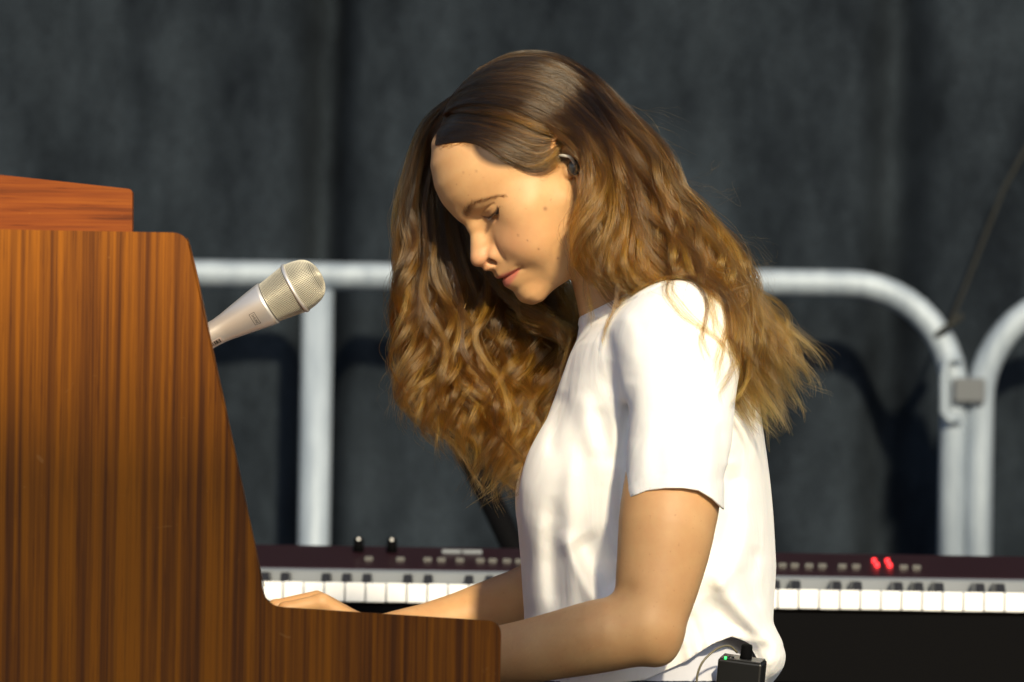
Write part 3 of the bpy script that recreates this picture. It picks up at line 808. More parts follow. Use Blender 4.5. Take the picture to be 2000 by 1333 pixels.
def Fbody(p):
    q = toH(p)
    nearhead = np.linalg.norm(q-np.array([20, 0, 10]), axis=1) < 190
    d = np.linalg.norm(q-np.array([20, 0, 10]), axis=1)-110.
    if nearhead.any(): d[nearhead] = Fhead(q[nearhead])
    far = (q[:, 0] < -60) | (np.linalg.norm(q, axis=1) > 170)
    wob = .8*vnoise(p, 38, 4)*far
    # neck
    n = chain(p, [tuple(toW([(-8, 0, -8)])[0]), pm(1222, 480, 0), pm(1253, 562, 4), pm(1268, 640, 5)], [50, 52, 56, 66], 12)
    n = smin(n, cap(p, pm(1168, 520, -8), pm(1196, 615, -6), 26, 26), 20)
    d = smin(d, n, 14)
    # trunk kept well inside the shirt
    t = ell(p, pm(1290, 830, 0), (80, 135, 135)); t = smin(t, ell(p, pm(1285, 1110, 0), (88, 108, 190)), 40)
    t = smin(t, ell(p, pm(1290, 1380, 0), (88, 128, 90)), 40)
    for s in (-1, 1): t = smin(t, cap(p, pm(1285, 612, 0), pm(1325, 680, 130*s), 46, 40), 24)
    d = smin(d, t, 20)
    d = smin(d, spline_f(p, ARM_N, ARM_NR), 16)
    fa = spline_f(p, FORE_N, FORE_NR)
    fa = smin(fa, ell(p, pm(1290, 1266, -240), (13, 13, 14)), 16)
    d = smin(d, fa, 12)
    d = smin(d, spline_f(p, ARM_F, ARM_FR), 16); d = smin(d, spline_f(p, FORE_F, FORE_FR), 10)
    m = (p[:, 0] < W_N[0]+60) & (p[:, 2] < W_F[2]+150)
    if m.any():
        x = p[m]; h1 = hand(x, W_N, 1, np.array(W_N)+np.array([-74, 0, 10]), KEYZ)
        kf = PM(618, 1172, 140); h2 = hand(x, W_F, -1, kf, KEYZ)
        d[m] = smin(smin(d[m], h1, 8), h2, 8)
    # thighs and shins (inside the trousers)
    for s in (-1, 1):
        d = smin(d, chain(p, [tuple(PM(1330, 1440, 85*s)), (-190., 110.*s, 545.), (-230., 115.*s, 90.)], [75, 50, 38], 10), 25)
        d = smin(d, chain(p, [(-225., 115.*s, 75.), (-330., 120.*s, 40.)], [36, 28], 10), 10)
    d = d + 2.2*gau(p, pm(1222, 1148, -262), (7, 14, 5)) - 2.0*gau(p, pm(1150, 1218, -262), (34, 16, 16)) - 1.5*gau(p, pm(1270, 1010, -250), (20, 20, 50))
    return d - wob

# ---- materials
def skin_mat():
    m = mat('skin', (.6, .38, .26), .52)
    at = N(m, 'ShaderNodeAttribute', attribute_name='tint')
    v = coords(m, (1, 1, 1)); mo = noise(m, v, 28, 4, .6)
    mr = ramp(m, [(.3, (.95, .88, .85)), (.7, (1.06, 1.08, 1.08))]); L(m, mo, mr.inputs[0])
    fr = noise(m, v, 300, 2, .5); f2 = ramp(m, [(.68, (1, 1, 1)), (.78, (.66, .52, .44))]); L(m, fr, f2.inputs[0])
    c = mix(m, at.outputs['Color'], mr.outputs[0], 1, 'MULTIPLY'); c = mix(m, c, f2.outputs[0], .5, 'MULTIPLY')
    b = pb(m); L(m, c, b.inputs['Base Color'])
    b.inputs['Subsurface Weight'].default_value = .18; b.inputs['Subsurface Radius'].default_value = (1, .32, .16); b.inputs['Subsurface Scale'].default_value = .006
    b.inputs['Specular IOR Level'].default_value = .42
    bump(m, noise(m, v, 900, 3, .6), .10, .0004)
    return m
def set_tint(me, col):
    a = me.attributes.new('tint', 'FLOAT_COLOR', 'POINT')
    a.data.foreach_set('color', np.hstack([col, np.ones((len(col), 1))]).astype(np.float32).ravel())
SKIN = np.array([.57, .335, .158])
def skin_tint(V):
    col = np.tile(SKIN, (len(V), 1)); q = toH(V); s = q.copy(); s[:, 1] = np.abs(s[:, 1])
    near = np.linalg.norm(q, axis=1) < 160
    def blend(c, w):
        nonlocal col
        w = np.clip(w, 0, 1)[:, None]; col = col*(1-w) + np.array(c)*w
    face = (s[:, 0] > 50) & near
    blend((.56, .25, .145), .45*gau(s, (78, 40, -24), (30, 16, 16))*near)
    blend((.54, .235, .15), .5*gau(s, (108, 0, -24), (12, 16, 10))*near)
    t = np.clip(1-(s[:, 1]/23.5)**2, 0, 1)
    lc = LIPZ_C + 1.0*(s[:, 1]/24)**2
    zu = lc + 5.6*t**.75 - .9*np.exp(-(s[:, 1]/2.5)**2); zl = lc - 8.6*t**.7
    lip = 1/(1+np.exp((s[:, 2]-zu)/.55))/(1+np.exp((zl-s[:, 2])/.6))*face*(t > 0)
    blend((.50, .140, .110), lip*.88)
    for sg in (1, -1):
        e = EYE[sg]; r = q-e; y = r[:, 1]*sg; tt = np.clip(1-(y/14)**2, 0, 1); up = e[2]-.4-4.6*tt**.8+.03*y
        blend((.05, .025, .015), .95*np.exp(-.5*((q[:, 2]-up+.1)/1.05)**2)*(tt > 0)*face*(np.abs(y) < 14))
        low = e[2]-.7-10.2*tt**.85
        blend((.30, .15, .10), .45*np.exp(-.5*((q[:, 2]-low)/1.5)**2)*(tt > 0)*face)
        # brow underpaint: real pigment of the short hairs
        bx = np.interp(y, [-17, -8, 4, 18, 24], [21.5, 25.0, 27.6, 21.2, 15.5]) ; bw = np.interp(y, [-18, -12, 6, 22], [2.4, 3.0, 2.2, .7])
        blend((.13, .062, .028), .70*np.exp(-.5*((q[:, 2]-bx)/bw)**2)*(y > -18)*(y < 24)*face)
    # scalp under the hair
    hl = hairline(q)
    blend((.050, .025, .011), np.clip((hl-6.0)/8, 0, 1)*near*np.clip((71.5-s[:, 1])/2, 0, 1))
    for mx, my, mr in ((1065, 408, 1.0), (1012, 460, .55), (930, 335, .5), (905, 338, .45), (1052, 487, .5), (1090, 505, .6), (1030, 470, .45)):
        ppx, ppy = to_px(V); blend((.20, .09, .05), .75*np.exp(-.5*((ppx-mx)**2+(ppy-my)**2)/(mr*2.6)**2)*(V[:, 1] < -20))
    # parting shows skin
    blend((.48, .27, .14), np.exp(-.5*((q[:, 1]-part_y(q))/2.0)**2)*(q[:, 0] > 15)*(q[:, 2] > 70)*near*np.clip((hl+2)/4, 0, 1)*.9)
    return col
def part_y(q): return 0*q[:, 0] + 1.0
def hairline(q):
    """>0 where hair grows"""
    a = np.abs(q[:, 1])
    zf = np.interp(a, [0, 10, 25, 38, 48, 55, 61, 65, 68, 72], [94, 93, 88, 77, 63, 45, 28, 15, 2, -10])
    xf = np.interp(q[:, 2], [-60, -45, -20, 0, 12, 22], [-45, -36, -28, -14, -6, 0])
    return np.maximum(q[:, 2]-zf, np.minimum(xf-q[:, 0], q[:, 2]+66))

def to_px(p):
    sc = (p[:, 1]/1000+CAM_D)/CAM_D; x, z = p[:, 0], p[:, 2]-CAM_Z*1000
    u, v = x*cr_+z*sr_, -x*sr_+z*cr_
    return 1000+u/(.5*sc), HOR-v/(.5*sc)
_T = [(560, 1215, 1330, 60), (600, 1185, 1352, 110), (640, 1140, 1385, 140), (680, 1118, 1418, 150), (720, 1104, 1447, 152), (780, 1084, 1484, 150), (850, 1057, 1493, 146), (920, 1030, 1497, 142), (960, 1020, 1500, 140),
      (1010, 1016, 1504, 142), (1100, 1020, 1510, 146), (1200, 1023, 1509, 150), (1260, 1020, 1506, 154), (1333, 1000, 1500, 160), (1450, 985, 1500, 165)]
_tz = np.array([PM(1250, t[0], 0)[2] for t in _T]); _tf = np.array([PM(t[1], t[0], 0)[0] for t in _T]); _tb = np.array([PM(t[2], t[0], 0)[0] for t in _T]); _th = np.array([t[3] for t in _T], float)
def pl_dist(px, py, pts):
    best = np.full(len(px), 1e9); par = np.zeros(len(px)); L_ = 0; tot = sum(math.dist(pts[i], pts[i+1]) for i in range(len(pts)-1))
    for i in range(len(pts)-1):
        a, b = np.array(pts[i], float), np.array(pts[i+1], float); ab = b-a; l = math.hypot(*ab)
        h = np.clip(((px-a[0])*ab[0]+(py-a[1])*ab[1])/l**2, 0, 1)
        d = np.hypot(px-a[0]-h*ab[0], py-a[1]-h*ab[1]); m = d < best; best = np.where(m, d, best); par = np.where(m, (L_+h*l)/tot, par); L_ += l
    return best, par
FOLDS = [([(1120, 860), (1112, 960), (1114, 1080), (1122, 1210)], 4.0, 13), ([(1085, 960), (1080, 1060), (1090, 1210)], -4.5, 13), ([(1052, 990), (1050, 1100), (1056, 1210)], 3.5, 12),
         ([(1092, 1030), (1130, 1110), (1172, 1195)], 6.5, 12), ([(1128, 1045), (1172, 1110), (1212, 1160)], -9, 24), ([(1236, 740), (1222, 860), (1216, 990), (1214, 1080)], -7, 10),
         ([(1165, 790), (1180, 850), (1200, 920)], -3.0, 14), ([(1135, 760), (1150, 850), (1165, 900)], 2.5, 14), ([(1105, 760), (1085, 830), (1075, 900)], -2.4, 10),
         ([(1385, 1100), (1425, 1165), (1475, 1225), (1530, 1275)], 9.0, 17), ([(1370, 1165), (1420, 1215), (1480, 1275), (1520, 1320)], -8, 15), ([(1352, 1285), (1400, 1255), (1436, 1240), (1475, 1258), (1502, 1310)], 5, 9),
         ([(1425, 900), (1432, 1000), (1415, 1100)], -6, 16), ([(1455, 930), (1450, 1040), (1435, 1120), (1455, 1180)], 3.2, 13), ([(1480, 1060), (1462, 1130), (1480, 1200)], -3, 12), ([(1410, 1060), (1430, 1110), (1395, 1160)], 3, 10),
         ([(1345, 1190), (1362, 1240), (1375, 1300)], -4, 8), ([(1320, 1240), (1345, 1260), (1350, 1300)], 4, 9),
         ([(1230, 980), (1225, 920), (1235, 850)], 2.2, 9), ([(1400, 960), (1412, 900), (1405, 820)], -2.5, 10), ([(1365, 955), (1372, 880), (1350, 790)], 1.8, 12), ([(1290, 950), (1285, 880), (1300, 800)], -1.6, 12), ([(1255, 955), (1258, 890), (1275, 800)], 1.6, 10),
         ([(1180, 640), (1200, 700), (1190, 780)], -1.8, 12), ([(1215, 600), (1240, 660), (1235, 720)], 1.5, 12)]
def sleeve_n(p): return cap(p, pm(1330, 670, -150), pm(1315, 1010, -219), 55, 50.5)
def sleeve_f(p): return cap(p, pm(1315, 670, 150), pm(1270, 960, 226), 55, 50)
def loft(p):
    z = p[:, 2]; f, b, h = (np.interp(z, _tz[::-1], t[::-1]) for t in (_tf, _tb, _th)); rx = (b-f)/2; cx = (b+f)/2
    e = 2.25; r = (np.abs((p[:, 0]-cx)/rx)**e+np.abs(p[:, 1]/h)**e)**(1/e)
    return (r-1)*np.minimum(rx, h)*.92
def Fshirt(p):
    d = loft(p); d = smax(d, p[:, 2]-PM(1250, 590, 0)[2], 60)
    for s in (-1, 1):
        d = smin(d, cap(p, pm(1283, 612, 0), pm(1332, 668, 135*s), 56, 54), 34)
        d = smin(d, ell(p, pm(1108, 960, 60*s), (40, 48, 60)), 30)
    d = smin(d, cap(p, pm(1288, 645, 2), pm(1222, 480, -2), 70, 55), 20)
    d = smin(d, sleeve_n(p), 22); d = smin(d, sleeve_f(p), 22)
    d = smin(d, ell(p, pm(1497, 1288, -40), (18, 60, 23)), 14)
    px, py = to_px(p); near = np.clip(-p[:, 1]/30, 0, 1)
    for pts, a, w_ in FOLDS:
        ds, pr = pl_dist(px, py, pts)
        d = d - near*a*np.exp(-.5*(ds/w_)**2)*np.clip(np.sin(np.clip(pr, .03, .97)*math.pi)*1.8, 0, 1)
    cl = (614-(px-1143)*.50)-py; d = d - .9*np.exp(-.5*(np.clip(np.abs(cl+9)-5, 0, 99)/1.6)**2) + .5*np.exp(-.5*((cl+18)/1.5)**2)
    sl = py-np.interp(px, [a for a, b in SL_N], [b for a, b in SL_N]); d = d + .55*np.exp(-.5*((sl+26)/1.8)**2)*(p[:, 1] < -140)*(px < 1425)
    far = 1-near
    d = d - far*3.0*np.sin(p[:, 0]/19+p[:, 2]/60) * np.clip((PM(1250, 800, 0)[2]-p[:, 2])/60, 0, 1)
    q = p*np.array([1, 1, .45]); d = d - 1.0*vnoise(q, 34, 3) - .25*vnoise(p*np.array([1, 1, .7]), 13, 5)
    return d
HEM_N = [(900, 1352), (1100, 1345), (1260, 1328), (1340, 1292), (1390, 1258), (1430, 1243), (1462, 1256), (1480, 1290), (1494, 1345), (1560, 1360)]
SL_N = [(1150, 1010), (1213, 984), (1235, 969), (1262, 958), (1300, 953), (1335, 953), (1365, 958), (1392, 974), (1417, 998), (1480, 1030)]
def bar_me(V, F, near_z):
    pass

def person():
    root = thing('person', 'seated woman with long wavy brown hair and white t-shirt, looking down at the piano keys', 'person', (.15, 0, .5))
    zc = PM(1250, 650, 0)[2]
    V1, F1 = surf(Fbody, (-110, -215, zc-8), (330, 215, 1290), HEADRES)
    V1, F1 = clip_mesh(V1, F1, zc-V1[:, 2])
    V2, F2 = surf(Fbody, (-430, -300, -5), (300, 300, zc+8), 3.5)
    V2, F2 = clip_mesh(V2, F2, V2[:, 2]-zc)
    V = np.vstack([V1, V2]); F = F1 + [tuple(i+len(V1) for i in f) for f in F2]
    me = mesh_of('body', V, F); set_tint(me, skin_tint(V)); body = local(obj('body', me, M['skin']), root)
    # eyes
    for sg in (1, -1):
        e = EYE[sg]; bm = bmesh.new(); bmesh.ops.create_uvsphere(bm, u_segments=40, v_segments=28, radius=12.0/1000)
        gaze = np.array([.84, .16, -.50])
        rq = Vector((0, 0, 1)).rotation_difference(Vector(HR@gaze)); mtx = Matrix.Translation(Vector(toW(e)/1000.)) @ rq.to_matrix().to_4x4()
        bmesh.ops.transform(bm, matrix=mtx, verts=bm.verts)
        me = bpy.data.meshes.new('eyeball'); bm.to_mesh(me); bm.free()
        g = Vector(HR@gaze); c0 = Vector(toW(e)/1000.)
        col = []
        for v_ in me.vertices:
            an = math.degrees((v_.co-c0).angle(g)); col.append((.004, .004, .004) if an < 11 else ((.030, .020, .013) if an < 31 else (.42, .34, .28)))
        set_tint(me, np.array(col)); local(obj('eyeball', me, M['eye']), root)
    # shirt
    lo, hi = (0, -300, PM(0, 1380, 0)[2]-20), (290, 300, PM(0, 520, 0)[2])
    V, F = surf(Fshirt, lo, hi, 2.8)
    px, py = to_px(V); hz = np.interp(px, [a for a, b in HEM_N], [b for a, b in HEM_N])
    nearw = np.clip((-V[:, 1]-40)/40, 0, 1); hz = hz*nearw + 1372*(1-nearw)
    V, F = clip_mesh(V, F, py-hz)
    # neck opening
    px, py = to_px(V); ln = 614-(px-1143)*.50
    V, F = clip_mesh(V, F, ln-py)
    px, py = to_px(V); ins = sleeve_n(V) < loft(V); hz = np.interp(px, [a for a, b in SL_N], [b for a, b in SL_N])
    V, F = clip_mesh(V, F, np.where(ins & (V[:, 1] < -140), py-hz, -1))
    px, py = to_px(V); ins = sleeve_f(V) < loft(V)
    V, F = clip_mesh(V, F, np.where(ins & (V[:, 1] > 140), py-935, -1))
    me = mesh_of('t_shirt', V, F); sh = local(obj('t_shirt', me, M['cotton']), root)
    so = sh.modifiers.new('hem', 'SOLIDIFY'); so.thickness = .0016; so.offset = -1
    # trousers
    def Ft(p):
        d = ell(p, pm(1290, 1380, 0), (103, 152, 112))
        for s in (-1, 1):
            d = smin(d, chain(p, [tuple(PM(1330, 1440, 85*s)), (-190., 110.*s, 545.), (-230., 115.*s, 90.)], [86, 62, 52], 10), 25)
        d = d - 1.5*vnoise(p, 40, 8)
        return d
    V, F = surf(Ft, (-330, -260, 85), (330, 260, 800), 8, blk=8)
    V, F = clip_mesh(V, F, 98-V[:, 2]); px, py = to_px(V); Vt, Ft_ = clip_mesh(V, F, 1330-py)
    Vu, Fu = clip_mesh(V, F, np.maximum(1236-py, py-1331)); local(obj('shirt_inside_shaded', mesh_of('shirt_inside_shaded', Vu, Fu), M['under']), root)  # band stands in for the shirt's inside, its shade put into the colour
    V, F = Vt, Ft_
    local(obj('trousers', mesh_of('trousers', V, F), M['denim']), root)
    for s in (-1, 1):
        Fs = lambda p: smax(chain(p, [(-222., 115.*s, 62.), (-300., 119.*s, 42.), (-372., 122.*s, 32.)], [45, 42, 32], 20), 6-p[:, 2], 5)
        V, F = surf(Fs, (-430, 115*s-70, -5), (-150, 115*s+70, 130), 6, blk=8)
        local(obj('shoe', mesh_of('shoe', V, F), M['blackcloth']), root)
    return root
M['skin'] = skin_mat()
M['eye'] = mat('eye', (.5, .5, .5), .12); L(M['eye'], N(M['eye'], 'ShaderNodeAttribute', attribute_name='tint').outputs['Color'], pb(M['eye']).inputs['Base Color'])
def cotton():
    m = mat('white_cotton', (.82, .81, .82), .85)
    v = coords(m, (1, 1, 1)); n = noise(m, v, 900, 2, .6)
    wr = noise(m, coords(m, (1, 1, .42), (0, R(14), 0)), 26, 4, .5, 1.2); b1 = bump(m, n, .12, .0005)
    b2 = N(m, 'ShaderNodeBump'); b2.inputs['Strength'].default_value = .28; b2.inputs['Distance'].default_value = .006; L(m, wr, b2.inputs['Height']); L(m, b2.outputs[0], b1.inputs['Normal']); pb(m).inputs['Sheen Weight'].default_value = .2
    pb(m).inputs['Subsurface Weight'].default_value = .1; pb(m).inputs['Subsurface Scale'].default_value = .004
    return m
M['cotton'] = cotton(); M['under'] = mat('shaded_cotton', (.55, .57, .66), .9)  # second one: white shirt cotton with shade mixed into its blue-grey
M['denim'] = mat('navy_cloth', (.014, .018, .040), .9); M['blackcloth'] = mat('black_leather', (.01, .01, .01), .6)
HEADRES = 1.35
her = person()
def bench():
    t = thing('piano_bench', 'dark bench the woman sits on, below the frame', 'bench', (.19, 0, 0))
    bm = bmesh.new(); box(bm, .03, .34, -.30, .30, .43, .50, .012); local(obj('seat', bm, M['blackcloth'], smooth=False), t)
    for x in (.06, .31):
        for y in (-.27, .27):
            bm = bmesh.new(); tube(bm, [(x, y, 0), (x, y, .43)], .016, 10); local(obj('leg', bm, M['blackmetal']), t)
bench()

# ------------------------------------------------------------------ hair
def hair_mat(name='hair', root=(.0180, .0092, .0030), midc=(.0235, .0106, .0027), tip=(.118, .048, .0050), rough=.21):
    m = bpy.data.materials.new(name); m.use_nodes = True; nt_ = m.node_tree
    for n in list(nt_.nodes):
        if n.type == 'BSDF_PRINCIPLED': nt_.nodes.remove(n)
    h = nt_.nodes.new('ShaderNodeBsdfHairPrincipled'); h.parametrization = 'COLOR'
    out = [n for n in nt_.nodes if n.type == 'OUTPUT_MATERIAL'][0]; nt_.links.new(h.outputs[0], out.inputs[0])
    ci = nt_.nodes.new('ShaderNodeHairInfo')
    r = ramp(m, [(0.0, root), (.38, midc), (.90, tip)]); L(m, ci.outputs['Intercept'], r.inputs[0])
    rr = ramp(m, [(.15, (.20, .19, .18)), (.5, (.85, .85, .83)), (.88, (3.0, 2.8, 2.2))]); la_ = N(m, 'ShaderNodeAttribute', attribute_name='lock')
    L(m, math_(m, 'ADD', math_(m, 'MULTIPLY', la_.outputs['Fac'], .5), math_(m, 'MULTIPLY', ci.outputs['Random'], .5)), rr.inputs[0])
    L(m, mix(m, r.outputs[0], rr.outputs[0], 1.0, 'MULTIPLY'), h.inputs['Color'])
    h.inputs['Roughness'].default_value = rough; h.inputs['Radial Roughness'].default_value = .42; h.inputs['Coat'].default_value = .0
    h.inputs['Random Roughness'].default_value = .15
    return m
def make_curves(name, P3, radius, material, parent, lock=None):
    """P3: (n, k, 3) in mm; radius (n, k) in mm"""
    n, k = P3.shape[:2]
    hc = bpy.data.hair_curves.new(name); hc.add_curves([k]*n)
    hc.attributes['position'].data.foreach_set('vector', (P3/1000.).astype(np.float32).ravel())
    ra = hc.attributes.get('radius') or hc.attributes.new('radius', 'FLOAT', 'POINT')
    ra.data.foreach_set('value', (radius/1000.).astype(np.float32).ravel())
    at = hc.attributes.new('lock', 'FLOAT', 'CURVE'); at.data.foreach_set('value', np.full(n, .5, np.float32) if lock is None else lock.astype(np.float32))
    hc.materials.append(material)
    o = bpy.data.objects.new(name, hc); C.objects.link(o); return local(o, parent)
def Fobst(p):
    q = toH(p); d = np.full(len(p), 200.)
    m = np.linalg.norm(q-np.array([10, 0, 10]), axis=1) < 150
    if m.any(): d[m] = Fhead(q[m], False)
    return d
def Fcloth(p):
    d = loft(p); d = smax(d, p[:, 2]-PM(1250, 590, 0)[2], 60)
    for s in (-1, 1): d = smin(d, cap(p, pm(1283, 612, 0), pm(1332, 668, 135*s), 56, 54), 34)
    d = smin(d, cap(p, pm(1275, 640, 2), pm(1200, 470, -2), 72, 54), 24); return smin(d, sleeve_n(p), 22)
def on_head(px, py, off):
    """near-side point of the head seen at this pixel, off mm above the skin"""
    ys = np.linspace(-160, 60, 120); p = np.array([PM(px, py, y) for y in ys]); f = Fobst(p)-off
    i = np.argmax(f < 0) if (f < 0).any() else int(np.argmin(f))
    return p[i]
def push(P3, F, off):
    sh = P3.shape; p = P3.reshape(-1, 3).copy(); of = np.broadcast_to(off, sh[:-1]).reshape(-1)
    for _ in range(3):
        f = F(p); m = f < of
        if not m.any(): break
        fn, g = grad(F, p[m]); p[m] += (of[m]-fn)[:, None]*g
    return p.reshape(sh)
K = 44
hr = np.random.default_rng(21)
ALL_P, ALL_R, ALL_L = [], [], []
def family(guides, nlocks, per, spread, wave, rad=.10, headoff=(2, 7), uj=.5, taper=.35, fly=.03, wl=85, lock_var=5.0, len_var=.12, cloth=True, tstart=0.0, stag=0.0, base=1.5):
    """guides: list of lists of (px, py, Y or None); None = on the near side of the head"""
    G = []
    for g in guides:
        pts = [on_head(a, b, headoff[0]+base) if y is None else PM(a, b, y) for a, b, y in g]
        G.append(catmull(pts, K))
    G = np.array(G); t = np.linspace(0, 1, K)
    us = (np.arange(nlocks)+hr.uniform(-uj, uj, nlocks))/max(nlocks-1, 1)*(len(G)-1)
    us = np.clip(us, 0, len(G)-1.0001); i = us.astype(int); f = (us-i)[:, None, None]
    i2 = np.minimum(i+1, len(G)-1); LK = G[i]*(1-f)+G[i2]*f
    PH0 = hr.uniform(0, 6.28, 3); wl *= 1.5
    for a in range(nlocks):
        c = LK[a]; e = 1-hr.uniform(0, len_var); ti = t*e*(K-1); j = np.minimum(ti.astype(int), K-2); fr = (ti-j)[:, None]; LK[a] = c[j]*(1-fr)+c[j+1]*fr
        ph = PH0+np.array([1, 1, 1])*us[a]*2.2+hr.normal(size=3)*.75; fq = hr.uniform(.88, 1.14)
        seg = np.linalg.norm(np.diff(LK[a], axis=0), axis=1).sum(); s = t*seg
        env = np.clip((t-.25-tstart)/.5, 0, 1)**1.3
        off = np.stack([np.sin(s/wl*6.28*fq+ph[0]), np.cos(s/wl*6.28*fq+ph[0])*.8, .35*np.sin(s/wl*6.28*fq*.7+ph[2])], 1)*1.15*wave*env[:, None]*hr.uniform(.5, 1.4)
        dr = hr.normal(size=3)*lock_var*np.array([1, 1.6, 1]); LK[a] += off + dr*(np.clip(t*1.6, 0, 1)**1.2)[:, None]
    LK = push(LK, Fobst, headoff[0]+base*.66)
    out = []
    for a in range(nlocks):
        c = LK[a]; T = np.gradient(c, axis=0); T /= np.linalg.norm(T, axis=1)[:, None]+1e-9
        up = np.array([0, 1., 0]); A = np.cross(T, up); A /= np.linalg.norm(A, axis=1)[:, None]+1e-9; B = np.cross(T, A)
        n = max(4, int(per*hr.uniform(.7, 1.3)))
        rr_ = np.sqrt(hr.uniform(0, 1, n)); th = hr.uniform(0, 6.28, n)
        w0 = spread*hr.uniform(.7, 1.35)
        prof = (.42+.75*np.clip(t*1.25, 0, 1))*(1-(1-taper)*np.clip((t-.55)/.45, 0, 1)**1.2)
        flat = .62
        tw = hr.uniform(-1.6, 1.6)*t
        ox = (rr_*np.cos(th))[:, None]; oy = (rr_*np.sin(th))[:, None]*flat
        cx = ox*np.cos(tw)-oy*np.sin(tw); cy = ox*np.sin(tw)+oy*np.cos(tw)
        S = c[None] + (cx[..., None]*A[None] + cy[..., None]*B[None])*(w0*prof)[None, :, None]
        # strand noise: smooth random
        kn = 7; nz = hr.normal(size=(n, kn, 3)); tt = t*(kn-1); j = np.minimum(tt.astype(int), kn-2); fr = tt-j; fr = fr*fr*(3-2*fr)
        nn = nz[:, j]*(1-fr)[None, :, None]+nz[:, j+1]*fr[None, :, None]
        amp = .38+1.15*np.clip(t-.2, 0, 1)**1.3*2
        isf = hr.uniform(size=n) < fly
        sc = np.where(isf, hr.uniform(2.5, 6.0, n), hr.uniform(.5, 1.3, n))
        S = S + nn*(amp*np.clip(t*6, 0, 1))[None, :, None]*sc[:, None, None]
        # strand length variation
        e = 1-hr.uniform(0, .14, n); s0 = hr.uniform(0, 1, n)[:, None]*stag; ti = (s0+t[None]*(e[:, None]-s0))*(K-1); j = np.minimum(ti.astype(int), K-2); fr = (ti-j)[..., None]
        S = np.take_along_axis(S, j[..., None], 1)*(1-fr)+np.take_along_axis(S, (j+1)[..., None], 1)*fr
        out.append(S); ALL_L.append(np.full(n, hr.uniform()))
    S = np.concatenate(out); S = push(S, Fobst, hr.uniform(headoff[0]*.4, headoff[1], len(S))[:, None])
    if cloth: S = push(S, Fcloth, hr.uniform(1.5, 5, len(S))[:, None])
    n = len(S); R_ = rad*hr.uniform(.7, 1.25, n)[:, None]*(1-.65*np.clip((t-.6)/.4, 0, 1)**2)[None]
    ALL_P.append(S); ALL_R.append(np.broadcast_to(R_, (n, K)).copy())

